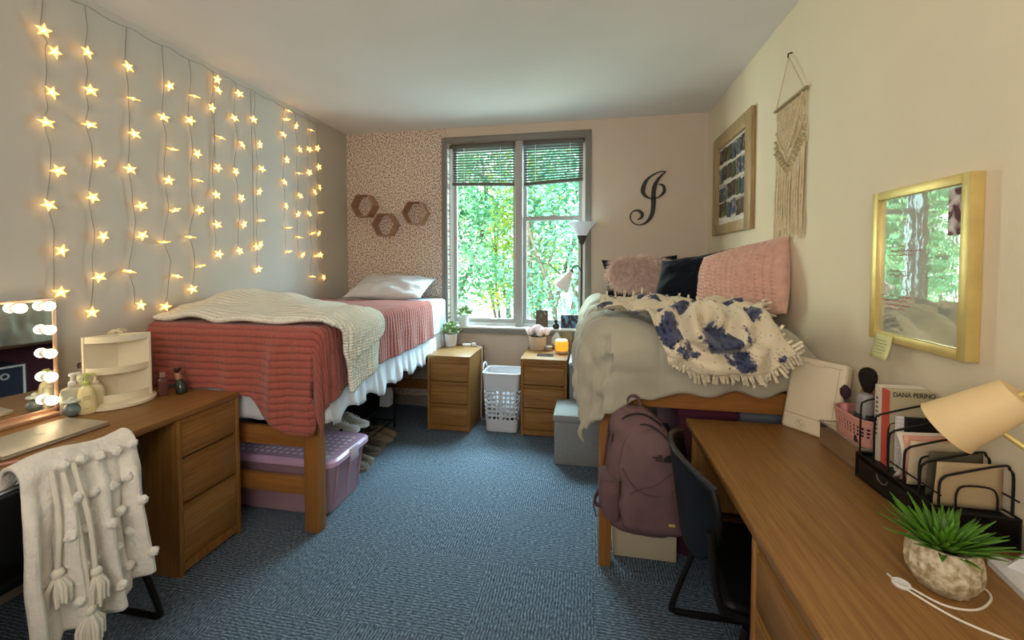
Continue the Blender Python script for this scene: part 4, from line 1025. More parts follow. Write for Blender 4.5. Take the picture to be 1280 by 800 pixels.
obj('pen', MB().cyl((-2.02, .93, zD+.006), (-1.925, 1.05, zD+.006), .005, .005, 8).cyl((-1.925, 1.05, zD+.006), (-1.915, 1.063, zD+.006), .005, .001, 8), mat('pink_pen', '#c98f86', .5), loc=(-1.97, 1.0, zD), label='pink pen lying at the desk edge beside the laptop', cat='pen')

# bottles
def pump_bottle(name, label, x, y, prof, mbody, mpump, H, rz, sy=1.0, liquid=None):
    r = thing(name, label, 'bottle', (x, y, zD))
    e = Matrix.Rotation(rz, 4, 'Z')
    obj('bottle', MB().lathe(prof, (x, y, zD), 24, e, sy=sy), mbody, r)
    if liquid: obj('liquid', MB().lathe(liquid[0], (x, y, zD), 20, e, sy=sy*.96), liquid[1], r)
    s = MB(); s.lathe([(.013, H), (.014, H+.004), (.013, H+.016), (.006, H+.02), (.005, H+.04), (.011, H+.042), (.011, H+.052), (.004, H+.056)], (x, y, zD), 14)
    d = V((math.cos(rz+.5), math.sin(rz+.5), 0)); s.tube([V((x, y, zD+H+.049)), V((x, y, zD+H+.049))+d*.025, V((x, y, zD+H+.042))+d*.034], [.007, .006, .004], 8); obj('pump', s, mpump, r)
    return r
m_clearb = glassy('clear_bottle', '#f8f7ee', .2, .05, .4, '#efecdc')
P1 = [(.036, 0), (.04, .004), (.041, .09), (.036, .112), (.016, .122), (.013, .13)]
pump_bottle('soap_bottle', 'clear flat pump bottle of pale green soap nearest the mirror bulbs', -2.31, 1.452, P1, m_clearb, m_white, .128, .9, .6, ([(.034, .004), (.036, .085)], mat('green_soap', '#a9bda2', .3)))
P2 = [(.03, 0), (.035, .005), (.037, .04), (.031, .095), (.026, .115), (.014, .125), (.012, .13)]
r = pump_bottle('lotion_bottle', 'cream lotion bottle with a lime green pump in front of the corner shelf', -2.245, 1.462, P2, mat('cream_lotion', '#ece0a8', .35, var=.04), mat('lime_pump', '#c5d07a', .4), .128, .3, .75)
s = MB()
for k, (w_, zz) in enumerate(((.02, .085), (.026, .078), (.022, .07), (.012, .03))):
    a = -.55; c = V((-2.245, 1.462, zD+zz)); d = V((math.cos(a), math.sin(a), 0)); t_ = V((-d.y, d.x, 0)); s.tube([c+d*.037-t_*w_/2, c+d*.037+t_*w_/2], .0012, 4)
obj('print_lines', s, mat('print_grey', '#9a9070', .6), r)
pump_bottle('lotion_bottle', 'plain cream pump bottle half hidden behind the lime-pump lotion', -2.285, 1.525, [(.03, 0), (.033, .004), (.033, .09), (.026, .105), (.012, .112)], mat('ivory_lotion', '#e2d8b4', .4), mat('ivory_pump', '#eee7cf', .4), .11, .2, .8)
r = thing('spray_bottle', 'clear round bottle with a dark cap standing behind the pump bottles', 'bottle', (-2.375, 1.535, zD))
obj('bottle', MB().lathe([(.04, 0), (.044, .006), (.044, .14), (.038, .165), (.02, .182), (.016, .186)], (-2.375, 1.535, zD), 24), glassy('grey_clear', '#d9d6cc', .3, .05, .45, '#a8a598'), r)
obj('cap', MB().lathe([(.017, .184), (.018, .188), (.018, .205), (.014, .208)], (-2.375, 1.535, zD), 18), mat('dark_plum_cap', '#3a2530', .4), r)
r = thing('trigger_bottle', 'white trigger spray bottle squeezed between the soap and lotion bottles', 'bottle', (-2.34, 1.50, zD))
obj('bottle', MB().lathe([(.026, 0), (.028, .004), (.028, .09), (.012, .115), (.011, .125)], (-2.34, 1.50, zD), 18), glassy('milky_pink', '#f0e2dc', .2, .08, .6, '#d8c0b8'), r)
s = MB().rbox((-2.33, 1.495, zD+.145), (.05, .022, .03), (0, 0, -.5), .008); s.rbox((-2.312, 1.485, zD+.122), (.007, .01, .035), (0, .4, -.5), .002); obj('trigger_head', s, mat('pale_green_head', '#dfe3c6', .4), r)
r = thing('perfume_bottle', 'round grey-blue glass perfume bottle with a flower cap by the mirror foot', 'perfume', (-2.262, 1.418, zD))
obj('bottle', MB().ball((-2.262, 1.418, zD+.03), .031, 20, (1, 1, .95)), mat('blue_grey_glass', '#8fa3a6', .1, trans=.5, var=.1, spec=.7), r)
s = MB()
for k in range(9):
    a = 2*PI*k/9; s.ball((-2.262+.02*math.cos(a), 1.418+.02*math.sin(a), zD+.068), .011, 8, (1, 1, .6))
s.ball((-2.262, 1.418, zD+.075), .014, 8); s.cyl((-2.262, 1.418, zD+.055), (-2.262, 1.418, zD+.066), .01); obj('flower_cap', s, mat('pale_flower', '#c9d2cc', .25, var=.1), r)

# corner organizer
cx, cy = -2.262, 1.605; aF = math.radians(-36)
r = thing('countertop_organizer', 'cream tiered half-round cosmetic organizer on the desk', 'organizer', (cx, cy, zD))
def fr_(lx, ly, z): # local: ly = front
    c, s_ = math.cos(aF), math.sin(aF); return V((cx+c*ly-s_*(-lx)*-1*1, cy+s_*ly+c*lx*1, zD+z)) if False else V((cx+c*ly-s_*lx, cy+s_*ly+c*lx, zD+z))
W_ = .118
def band(z0, z1):
    s = MB(); n = 20; sag = .062
    def arc(k, d): lx = lerp(-W_, W_, k/n); return lx, sag*(1-(lx/W_)**2)+d
    rings = []
    for k in range(n+1):
        lx, ly = arc(k, 0); rings.append(s.ring([fr_(lx, ly, z0), fr_(lx, ly, z1), fr_(lx*.97, ly-.005, z1), fr_(lx*.97, ly-.005, z0)]))
    s.skin(rings, True, True, True)
    for a, b in ((z0, z0+.004),):
        s.prism([fr_(*arc(k, -.002), a) for k in range(n+1)]+[fr_(W_, -.085, a), fr_(-W_, -.085, a)], (0, 0, b-a))
    return s
m_org = mat('ivory_plastic', '#e8dfc4', .4, var=.03)
for z0, z1 in ((.02, .055), (.155, .187), (.305, .335)): obj('tier', band(z0, z1), m_org, r)
s = MB()
def wallp(a, b, z0, z1, th=.005):
    a, b = V((a[0], a[1], 0)), V((b[0], b[1], 0)); d = (b-a).normalized(); n_ = V((-d.y, d.x, 0))*th
    s.prism([fr_(a.x, a.y, z0), fr_(b.x, b.y, z0), fr_(b.x+n_.x, b.y+n_.y, z0), fr_(a.x+n_.x, a.y+n_.y, z0)], (0, 0, z1-z0))
wallp((-W_, .004), (0, -.05), .02, .335); wallp((0, -.05), (W_, .004), .02, .335)
s.cyl(fr_(-W_, 0, .02), fr_(-W_, 0, .335), .005, .005, 8); s.cyl(fr_(W_, 0, .02), fr_(W_, 0, .335), .005, .005, 8)
obj('back_panel', s, m_org, r)
obj('turntable', MB().lathe([(.135, 0), (.14, .004), (.14, .016), (.132, .02)], (cx, cy, zD), 36), m_org, r)
# clips on top
r = thing('hair_clip', 'pale claw hair clip lying on top of the cosmetic organizer', 'hair clip', (cx, cy, zD+.335))
obj('clip', MB().tube(spline([fr_(-.03, -.02, .343), fr_(-.01, .0, .355), fr_(.02, .01, .345)]), .006, 6).tube(spline([fr_(-.02, .015, .343), fr_(.01, -.01, .36), fr_(.035, -.02, .345)]), .005, 6), mat('beige_clip', '#d8cba8', .4), r)
obj('organizer_lid_dish', MB().box(cx-.001, cx+.001, cy-.001, cy+.001, zD+.335, zD+.337), m_org, r) if False else None
# dark perfumes
r = thing('perfume_bottle', 'boxy dusky pink glass perfume bottle in front of the hanging quilt', 'perfume', (-2.165, 1.735, zD), rz=math.radians(-30))
obj('bottle', MB().rbox((-2.165, 1.735, zD+.045), (.055, .035, .09), (0, 0, math.radians(-30)), .006), mat('dusky_pink_glass', '#7c4a44', .12, trans=.35, spec=.6), r)
obj('cap', MB().rbox((-2.165, 1.735, zD+.105), (.032, .024, .026), (0, 0, math.radians(-30)), .003), mat('pale_cap', '#b08a7c', .2, trans=.3), r)
r = thing('perfume_bottle', 'slanted dark perfume bottle with a tan neck leaning by the quilt', 'perfume', (-2.09, 1.778, zD))
obj('bottle', MB().lathe([(.02, 0), (.026, .01), (.026, .05), (.012, .075)], (-2.09, 1.778, zD), 18, Matrix.Rotation(-.3, 4, 'Y')), mat('dark_green_glass', '#2e332c', .15, spec=.6), r)
Mt = Matrix.Rotation(-.3, 4, 'Y')
obj('neck', MB().lathe([(.011, .074), (.013, .078), (.013, .115), (.009, .12)], (-2.09, 1.778, zD), 14, Mt), mat('tan_neck', '#a5805f', .4), r)
obj('bow', MB().tube(spline([(-2.135, 1.775, zD+.125), (-2.115, 1.77, zD+.115), (-2.095, 1.77, zD+.132)]), .008, 8), mat('dark_bow', '#2c1c18', .6), r)

# ------------------------------------------------------------------ chairs
def sled_chair(label, loc, rz, top=.82):
    """faces local +y; seat 0.45, back at local -y"""
    r = thing('desk_chair', label, 'chair', loc, rz, group='black sled-base desk chairs')
    P = lambda x, y, z: V((x, y, z))
    def O(n, mb, m, **k): return obj(n, mb, m, r, world=False, **k)
    m_sh = mat('black_shell', '#0d0e10', .5, var=.1, spec=.25)
    s = MB()
    def seat(u, v):
        x = (u-.5)*.43; y = lerp(-.2, .22, v); return P(x, y, .455-.018*math.cos(u*2*PI-PI)*-1*.5-.02*math.sin(v*PI)-.04*smooth(.8, 1, v)**2)
    s.grid(seat, 16, 16); o = O('seat', s, m_sh); solid(o, .018)
    s = MB()
    def back(u, v):
        xx = (u-.5)*2; a = xx*.85; w = .215+.02*math.sin(v*PI)
        lo = .50+.05*(xx**2)**2+.10*(abs(xx)**3)*1; hi = top-.035*abs(xx)**2.5
        z = lerp(lo, hi, v)
        return P(math.sin(a)/math.sin(.85)*w, -.27-.04*(z-.5)/.3+.075*(1-math.cos(a))/(1-math.cos(.85)), z)
    s.grid(back, 24, 14); o = O('backrest', s, m_sh); solid(o, .012)
    s = MB(); s.tube([back(i/24, 1)+V((0, 0, .002)) for i in range(25)], .009, 8); O('backrest_rim', s, mat('rim_black', '#22252a', .25, spec=.6))
    for sx in (-1, 1):
        x = sx*.225
        s = MB().tube(spline([P(x*.92, -.245, .66), P(x*.99, -.235, .52), P(x, -.215, .44)], 5)+spline([P(x, -.16, .425), P(x, .1, .425), P(x, .2, .42), P(x*1.05, .225, .38), P(x*1.16, .245, .06), P(x*1.17, .235, .02), P(x*1.18, .18, .013), P(x*1.18, -.2, .013), P(x*1.18, -.245, .02), P(x*1.17, -.25, .06), P(x*1.0, -.15, .40)], 5), .0115, 8); O('sled_leg', s, m_blackmetal)
    s = MB(); s.cyl(P(-.225, .15, .425), P(.225, .15, .425), .01); s.cyl(P(-.225, -.14, .41), P(.225, -.14, .41), .01); O('cross_bar', s, m_blackmetal)
    return r
sled_chair('black sled-base chair pulled up to the desk with the succulent', (.60, 1.47, 0), math.radians(-90))
sled_chair('black sled-base chair under the white pompom throw', (-1.95, 1.06, 0), math.radians(90), .785)

# pompom throw on the near chair
m_pom = mat('white_fleece', '#e9e5dc', .95, var=.06, vscale=30, sheen=.4, bump=.5, bscale=70)
def pomthrow():
    xb, zt = -1.665, .834
    r = thing('pompom_throw', 'white pompom throw with tassels draped over the back of a black chair', 'blanket', (xb, 1.03, .3))
    ya, yb2 = .895, 1.205
    def f(u, v):
        y = lerp(ya, yb2, u); d = -.28+v*.86; rr = .05
        drop = .52-.05*u if True else 0
        rip = (.022*math.sin(u*21+.6)+.012*math.sin(u*43))*smooth(.02, .35, abs(d))
        a = max(-PI/2, min(PI/2, d/rr))
        x = xb-.02+rr*math.sin(a); z = zt-rr+rr*math.cos(a); e = max(0, abs(d)-rr*PI/2)
        k = (.52-.02*math.sin(u*9)+.06*smooth(.35, 0, u)-.03*smooth(.6, 1, u))/.525 if d > 0 else 1
        z -= e*k; x += e*.07+.02*smooth(0, .1, e) if d > 0 else -e*.02-.02*smooth(0, .1, e)
        y2 = y+(u-.6)*(.07 if u < .6 else .03)*e + .01*math.sin(v*7)
        zt_ = .012*math.sin(u*6)
        return V((x+rip+.006*nz((u*9, v*9, 0)), y2, z+zt_))
    s = MB(); s.grid(f, 90, 80); o = obj('cloth', s, m_pom, r); solid(o, .012)
    rr = random.Random(2)
    for i in range(5):
        for j in range(5):
            u = .30+.16*i+(.08 if j % 2 else 0); v = .40+.125*j
            if u > 1: continue
            c = f(min(u, .99), v)+V((.010, 0, 0)); b = MB(); bmesh.ops.create_icosphere(b.bm, subdivisions=3, radius=.0165)
            for vv in b.bm.verts: vv.co = vv.co*(1+.28*nz(vv.co, 170, i*5+j)+.15*nz(vv.co, 60, i+j*3))+c
            obj('pom_pom', b, m_pom, r)
    m_t = mat('tassel_yarn', '#e6e1d3', .95, var=.1, sheen=.3)
    def tassel(p0, zk, L_, x, y):
        s = MB(); k = V((x, y, zk)); s.tube(spline([p0, p0.lerp(k, .5)+V((.012, .004, 0)), k], 5), .007, 7); obj('tassel_cord', s, m_t, r)
        s = MB(); s.ball(k, .017, 10)
        for i in range(46):
            a = rr.uniform(0, 2*PI); q = rr.uniform(.3, 1)*.034; e = k+V((math.cos(a)*q, math.sin(a)*q, -L_*rr.uniform(.85, 1.05)))
            s.tube([k, k.lerp(e, .45)+V((math.cos(a)*q*.5, math.sin(a)*q*.5, 0)), e], [.006, .006, .004], 5)
        obj('tassel', s, m_t, r)
    tassel(f(.2, .40)+V((.02, 0, 0)), .50, .09, -1.585, .945); tassel(f(.36, .40)+V((.02, 0, 0)), .45, .10, -1.56, 1.025)
    tassel(f(.28, .42)+V((.02, 0, 0)), .345, .11, -1.55, 1.0)
    return r
pomthrow()

# ------------------------------------------------------------------ under the coral bed
m_tub = glassy('pink_translucent', '#f4dce6', .3, .1, .6, '#e9bdd0')
r = thing('storage_tub', 'translucent pink storage tub with a dotted lilac lid under the coral bed', 'storage bin', (-1.75, 2.2, 0))
x0, x1, y0, y1 = -2.15, -1.40, 2.03, 2.42
s = MB()
def ringr(x0, x1, y0, y1, z, rd=.05, n=6):
    pts = []
    for (cx_, cy_, a0) in ((x1-rd, y1-rd, 0), (x0+rd, y1-rd, PI/2), (x0+rd, y0+rd, PI), (x1-rd, y0+rd, 1.5*PI)):
        for k in range(n+1): a = a0+PI/2*k/n; pts.append((cx_+rd*math.cos(a), cy_+rd*math.sin(a), z))
    return pts
s.skin([s.ring(ringr(x0+.05, x1-.05, y0+.03, y1-.03, .004)), s.ring(ringr(x0+.045, x1-.045, y0+.025, y1-.025, .02)), s.ring(ringr(x0+.015, x1-.015, y0+.008, y1-.008, .285)), s.ring(ringr(x0, x1, y0-.002, y1+.002, .30))], True, True, False)
obj('body', s, m_tub, r)
s = MB()
for k in range(3): s.tube([(lerp(x1-.044, x1-.012, 0), y0+.08+k*.12, .03), (x1-.006, y0+.07+k*.125, .285)], .005, 6)
obj('ribs', s, m_tub, r)
s = MB(); s.skin([s.ring(ringr(x0-.012, x1+.012, y0-.012, y1+.012, .296, .06)), s.ring(ringr(x0-.012, x1+.012, y0-.012, y1+.012, .32, .06)), s.ring(ringr(x0+.005, x1-.005, y0+.005, y1-.005, .332, .05)), s.ring(ringr(x0+.02, x1-.02, y0+.02, y1-.02, .327, .05))], True, False, True)
m_lid = mat('lilac_lid', '#d3b0d6', .3, var=.08, spec=.5)
lido = obj('lid', s, m_lid, r)
s = MB()
for i in range(15):
    for j in range(7):
        s.lathe([(.0135, .3272), (.013, .3285)], (x0+.07+i*.0435, y0+.065+j*.043, 0), 10)
obj('dots', s, mat('white_dots', '#f6eef6', .4), lido)
s = MB().box(x1+.004, x1+.02, y0+.16, y0+.24, .26, .333, .004); obj('latch', s, mat('pale_latch', '#cdb9cb', .3), r)
for k, (cx_, cy_, zz, col, nm) in enumerate(((-1.55, 2.2, .09, '#8d4a58', 'folded rose sweater inside the pink storage tub'), (-1.6, 2.25, .2, '#c9b3bd', 'folded pale top inside the pink storage tub'), (-1.9, 2.22, .12, '#5d5566', 'folded purple-grey garment inside the pink storage tub'))):
    s = MB().rbox((cx_, cy_, zz), (.22, .26, .09), (0, 0, .2*k), .03, 3)
    for v in s.bm.verts: v.co += V((nz(v.co, 12), nz(v.co, 11, 3), nz(v.co, 13, 5)))*.012
    obj('folded_garment', s, mat('garment%d' % k, col, .9, var=.25, vscale=12), loc=(cx_, cy_, zz), label=nm, cat='clothing')

# low shoe rack
r = thing('shoe_rack', 'low black shoe rack under the coral bed behind the pink tub', 'shoe rack', (-1.72, 2.85, 0))
s = MB()
for zz in (.06, .24):
    for xx in (-1.86, -1.80, -1.74, -1.68): s.cyl((xx, 2.52, zz), (xx, 3.30, zz), .006, .006, 6)
obj('rails', s, m_blackmetal, r)
for yy in (2.52, 3.30):
    s = MB()
    for xx in (-1.87, -1.665): s.cyl((xx, yy, 0), (xx, yy, .30), .009, .009, 8)
    s.cyl((-1.87, yy, .24), (-1.665, yy, .24), .008, .008, 6); s.cyl((-1.87, yy, .06), (-1.665, yy, .06), .008, .008, 6)
    obj('side_frame', s, m_blackmetal, r)
def shoe(loc, rz, upper, sole, label, group, hi=.0, lace=True, sc=1):
    r = thing('shoe', label, 'shoe', loc, rz, group=group)
    L_ = .25*sc; P = lambda x, y, z: V((x*sc, y*sc, z*sc))
    prof = [(-.125, .030, .075+hi), (-.11, .036, .082+hi), (-.07, .036, .078+hi), (-.03, .036, .074+hi*.6), (.01, .038, .062), (.05, .042, .050), (.09, .040, .044), (.115, .030, .036), (.127, .014, .028)]
    s = MB(); rings = []
    for y, w, h in prof: rings.append(s.ring([P(w*math.cos(a)*(1 if math.sin(a) < .3 else .8), y, .022+(h-.022)*max(0, math.sin(a))) for a in [PI*k/10 for k in range(11)]]))
    s.skin(rings, False); 
    s.bm.faces.new(list(rings[0])); s.bm.faces.new(list(reversed(rings[-1])))
    obj('upper', s, upper, r, world=False)
    s = MB(); pts = [(w+.004, y) for y, w, h in prof]; out = [P(a, b, 0) for a, b in pts]+[P(-a, b, 0) for a, b in reversed(pts)]; s.prism(out, (0, 0, .025*sc)); obj('sole', s, sole, r, world=False)
    s = MB(); s.lathe([(.024*sc, 0), (.023*sc, .004*sc)], (0, 0, 0), 14, Matrix.Translation(P(0, -.075, .074+hi)) @ Matrix.Rotation(.05, 4, 'X'), sy=1.5); obj('opening', s, m_black, r, world=False)
    if lace:
        s = MB()
        for k in range(4): s.tube([P(-.022, -.02+.02*k, .072-.006*k), P(0, -.015+.02*k, .080-.007*k), P(.022, -.02+.02*k, .072-.006*k)], .003*sc, 5)
        obj('laces', s, sole, r, world=False)
m_shw = mat('white_leather', '#d2d0c8', .5, var=.05); m_sole = mat('white_rubber', '#dcdad2', .6)
shoe((-1.715, 2.60, .25), math.radians(-82), m_shw, m_sole, 'white sneaker at the near end of the shoe rack top', 'white sneakers on the rack', .02)
shoe((-1.70, 2.72, .25), math.radians(-95), m_shw, m_sole, 'white sneaker second along the shoe rack top', 'white sneakers on the rack', .02)
tans = [('#6b5f52', '#8d8376', 'taupe flat shoe nearest the pink tub on the carpet'), ('#75695a', '#988c7c', 'taupe flat shoe second from the tub on the carpet'), ('#4f4740', '#7d7468', 'dark brown lace shoe third from the tub'), ('#574d44', '#807668', 'dark brown lace shoe fourth from the tub'), ('#8a7c68', '#a89a84', 'tan shoe fifth from the tub beneath the bed'), ('#84765f', '#a39680', 'tan shoe farthest from the tub beneath the bed')]
for k, (c, so, lab) in enumerate(tans):
    shoe((-1.63-.012*k, 2.57+.115*k, .0), math.radians(-90+6*(-1)**k), mat('shoe%d' % k, c, .6, var=.15), mat('shoesole%d' % k, so, .7), lab, 'shoes in a row under the coral bed', 0, k in (2, 3))
r = thing('paper_bag', 'small white paper bag standing on the shoe rack under the bed', 'bag', (-1.66, 3.17, .246))
s = MB(); a = [(-1.70, 3.11), (-1.62, 3.11), (-1.62, 3.19), (-1.70, 3.19)]
s.skin([s.ring([(p[0], p[1], .248) for p in a]), s.ring([(p[0]+.004, p[1], .33) for p in a]), s.ring([(lerp(p[0], -1.66, .2), p[1], .385) for p in a])], True, True, True); obj('bag', s, mat('white_paper', '#b9bac0', .8, var=.08), r, ang=20)
obj('fold', MB().box(-1.69, -1.63, 3.12, 3.18, .383, .392, .002), mat('white_paper_fold', '#c9cad0', .8), r)
s = MB().box(-2.4, -1.95, 2.55, 3.7, .02, .52, .05, 3)
for v in s.bm.verts: v.co += V((nz(v.co, 6), nz(v.co, 6, 3), nz(v.co, 5, 5)))*.02
o = obj('duffel_bag', s, mat('black_nylon', '#101115', .7, var=.2), loc=(-2.2, 3.1, .02), label='black fabric duffel bag deep under the coral bed', cat='bag')
obj('handle', MB().tube(spline([(-1.95, 2.95, .3), (-1.92, 2.98, .36), (-1.92, 3.2, .36), (-1.95, 3.23, .3)]), .012, 8), m_black, o)

# ------------------------------------------------------------------ under the other bed
s = MB().box(.125, .425, 2.04, 2.295, 0, .165, .006)
o = obj('cream_box', s, mat('cream_card', '#c9bda2', .7, var=.05), loc=(.26, 2.15, 0), label='cream storage box on the carpet under the bed below the backpack', cat='box')
obj('lid', MB().box(.12, .43, 2.035, 2.30, .15, .178, .004), mat('cream_card_lid', '#cfc3a8', .7), o)
r = thing('fabric_bin', 'maroon fabric bin stacked under the bed behind the oak desk', 'storage bin', (.58, 2.42, 0))
obj('bin', MB().box(.44, .70, 2.10, 2.75, 0, .735, .01), mat('maroon_fabric', '#4a1c2c', .85, var=.12), r)
obj('rim', MB().box(.435, .705, 2.095, 2.755, .70, .74, .006), mat('maroon_rim', '#561f34', .85), r)
r = thing('fabric_bin', 'grey fabric bin under the bed beside the maroon one', 'storage bin', (.86, 2.42, 0))
obj('bin', MB().box(.72, .99, 2.10, 2.75, 0, .735, .01), mat('slate_fabric', '#5d6068', .85, var=.1), r)
obj('rim', MB().box(.715, .995, 2.095, 2.755, .70, .74, .006), mat('slate_rim', '#666a72', .85), r)
r = thing('fabric_bin', 'navy fabric cube with white edging and a ring pull standing on the cream box', 'storage bin', (.26, 2.17, .179))
m_nvf = mat('navy_fabric', '#22283c', .85, var=.1)
obj('bin', MB().box(.10, .43, 2.03, 2.31, .179, .58, .008), m_nvf, r)
xx = .094
s = MB(); s.box(xx, xx+.01, 2.03, 2.31, .567, .58); s.box(xx, xx+.01, 2.03, 2.31, .18, .193); s.box(xx, xx+.01, 2.03, 2.043, .193, .567); s.box(xx, xx+.01, 2.297, 2.31, .193, .567); obj('edging', s, m_white, r)
obj('ring_pull', MB().tube([(xx-.004, 2.19+.022*math.cos(2*PI*k/20), .50+.022*math.sin(2*PI*k/20)) for k in range(20)], .004, 6, closed=True), m_white, r)

# backpack
m_mauve = mat('mauve_nylon', '#6c5354', .75, var=.14, vscale=9, bump=.35, bscale=22)
m_mauved = mat('mauve_strap', '#5f4548', .8, var=.1)
r = thing('backpack', 'mauve backpack with a black emblem hanging at the foot of the grey bed', 'backpack', (.235, 1.80, .29))
def bp_ring(z, cx_, cy_, hx, hy, n=28, e=.6):
    return [(cx_+math.copysign(abs(math.cos(a))**e, math.cos(a))*hx, cy_+math.copysign(abs(math.sin(a))**e, math.sin(a))*hy, z) for a in [2*PI*k/n for k in range(n)]]
def pack(levels, mbx, wr=.008, seed=0):
    rings = []; L_ = spline([V((z, hx, hy)) for z, cx_, cy_, hx, hy in levels], 4); C2 = spline([V((cx_, cy_, 0)) for z, cx_, cy_, hx, hy in levels], 4)
    for a, c in zip(L_, C2):
        ps = []
        for p in bp_ring(a.x, c.x, c.y, a.y, a.z):
            p = V(p); d = nz(p, 9, seed)*wr*1.6+nz(p, 22, seed+2)*wr*1.0+(nz(p, 15, seed+5)**2)*wr*1.5; n_ = V((p.x-c.x, p.y-c.y, 0)).normalized(); ps.append(p+n_*d)
        rings.append(mbx.ring(ps))
    mbx.skin(rings, True, True, True)
s = MB(); pack([(.29, .26, 1.83, .10, .06), (.32, .25, 1.83, .145, .08), (.40, .245, 1.83, .155, .085), (.55, .235, 1.835, .148, .085), (.68, .225, 1.84, .13, .078), (.76, .21, 1.85, .105, .065), (.80, .20, 1.865, .06, .04), (.81, .20, 1.865, .03, .02)], s, .01)
obj('body', s, m_mauve, r)
s = MB(); pack([(.33, .27, 1.745, .09, .02), (.37, .265, 1.74, .118, .034), (.48, .258, 1.745, .125, .036), (.60, .252, 1.755, .118, .036), (.69, .245, 1.768, .095, .034), (.735, .24, 1.785, .06, .024), (.745, .24, 1.79, .03, .01)], s, .012, 4)
obj('front_pocket', s, m_mauve, r)
s = MB(); s.tube(spline([(.145, 1.752, .50), (.142, 1.762, .60), (.16, 1.772, .70), (.21, 1.785, .755), (.27, 1.785, .755), (.33, 1.772, .70), (.362, 1.755, .60)]), .004, 6); s.tube(spline([(.10, 1.80, .62), (.115, 1.795, .72), (.16, 1.80, .785), (.235, 1.80, .80), (.31, 1.805, .755)]), .0045, 6); obj('zip', s, mat('dark_zip', '#2a2022', .5), r)
s = MB(); pack([(.36, .105, 1.80, .035, .055), (.42, .10, 1.795, .045, .065), (.52, .095, 1.795, .045, .065), (.535, .093, 1.795, .047, .067)], s, .006, 7); obj('side_pocket', s, m_mauve, r)
s = MB(); s.tube(spline([(.17, 1.88, .78), (.175, 1.88, .835), (.20, 1.885, .852), (.225, 1.88, .835), (.23, 1.88, .78)]), .008, 8); obj('haul_loop', s, m_mauved, r)
s = MB(); s.tube(spline([(.10, 1.90, .72), (.075, 1.885, .55), (.055, 1.86, .44), (.035, 1.85, .40), (.04, 1.85, .36), (.09, 1.86, .35)]), .014, 8, flat=.35); s.tube(spline([(.05, 1.85, .41), (.028, 1.845, .37), (.04, 1.848, .31)]), .008, 6, flat=.4); obj('shoulder_strap', s, m_mauved, r)
s = MB().tube(spline([(.14, 1.722, .60), (.19, 1.708, .53), (.26, 1.70, .505), (.33, 1.708, .52), (.37, 1.725, .56)]), .0025, 5); s.tube(spline([(.15, 1.722, .47), (.2, 1.706, .52), (.27, 1.70, .55), (.33, 1.708, .60)]), .0025, 5); obj('bungee_cord', s, m_mauved, r)
m_emb = mat('emblem_black', '#0e0c0d', .5)
ex, ey = V((.985, -.10, 0)), V((-.01, .10, .99)); O_ = V((.300, 1.703, .648))
s = MB()
for (ra, rb) in ((.0, .009), (.011, .018), (.020, .028)):
    n = 10; o_ = [V((rb*math.cos(PI*.5*k/n)*-1, rb*math.sin(PI*.5*k/n), 0)) for k in range(n+1)]; i_ = [V((-ra*math.cos(PI*.5*k/n), ra*math.sin(PI*.5*k/n), 0)) for k in range(n+1)]
    pl = o_+list(reversed(i_)) if ra else o_+[V((0, 0, 0))]
    Mf = frame_m(O_+ex*.028, ex, ey); s.prism([Mf@p for p in pl], Mf.to_3x3()@V((0, 0, .003)))
obj('emblem', s, m_emb, r, smooth=False)
Mf = frame_m(O_+V((-.002, -.001, 0)), ex, ey)
for k, w in enumerate(('THE', 'NORTH', 'FACE')): text_mesh(w, .0105, Mf @ Matrix.Translation(V((-.003, .0185-.0095*k, 0))), m_emb, r, 'lettering', 'RIGHT', .0008, .0003)
s = MB().rbox((.335, 1.702, .392), (.024, .003, .010), (0, .1, .1)); obj('label_tag', s, mat('gold_tag', '#c9b26a', .5), r)

# ------------------------------------------------------------------ right desk items
# leaning cream case
r = thing('cream_case', 'cream case with an embossed sun emblem leaning against the wall on the desk', 'case', (.87, 1.82, zD))
P0 = V((.800, 1.893, zD+.002)); P1 = V((.893, 1.762, zD+.002)); ex = (P1-P0).normalized(); bk = V((-ex.y, ex.x, 0))
up_ = (V((0, 0, .285))+bk*.075).normalized(); Hc = .30; Wc = (P1-P0).length+.045; nrm = ex.cross(up_).normalized()   # faces the camera
Mc = frame_m(P0, ex, up_)
def cbox(mb, x0, x1, y0, y1, z0, z1, bev=0, seg=3): mb.boxm(Mc @ Matrix.LocRotScale(V(((x0+x1)/2, (y0+y1)/2, (z0+z1)/2)), None, V((x1-x0, y1-y0, z1-z0))), bev, seg); return mb
m_case = mat('cream_case_shell', '#ddcfb2', .4, var=.03, spec=.4)
obj('shell', cbox(MB(), 0, Wc, 0, Hc, -.05, 0, .014), m_case, r)
s = MB(); cbox(s, .004, Wc-.004, .062, .064, -.001, .0006); cbox(s, .004, Wc-.012, Hc-.022, Hc-.0205, -.001, .0006); cbox(s, Wc-.024, Wc-.023, .064, Hc-.02, -.001, .0004); obj('seams', s, mat('seam_brown', '#8c7a5c', .6), r, smooth=False)
s = MB(); ctr = (.075, .032)
for k in range(10):
    a = 2*PI*k/10+.2
    s.ribbon([Mc@V((ctr[0]+math.cos(a)*.013, ctr[1]+math.sin(a)*.011, 0)), Mc@V((ctr[0]+math.cos(a)*.021, ctr[1]+math.sin(a)*.018, 0))], [.0018, .0018], nrm, .0008)
s.ribbon([Mc@V((ctr[0]+.008*math.sin(t_*6.3)*1, ctr[1]-.009+.018*t_, 0)) for t_ in [k/14 for k in range(15)]], [.0022]*15, nrm, .0008)
obj('sun_emblem', s, mat('emblem_tan', '#a08c68', .5), r, smooth=False)
obj('latch', cbox(MB(), Wc*.36, Wc*.62, Hc-.028, Hc-.019, -.002, .003, .002), m_case, r)

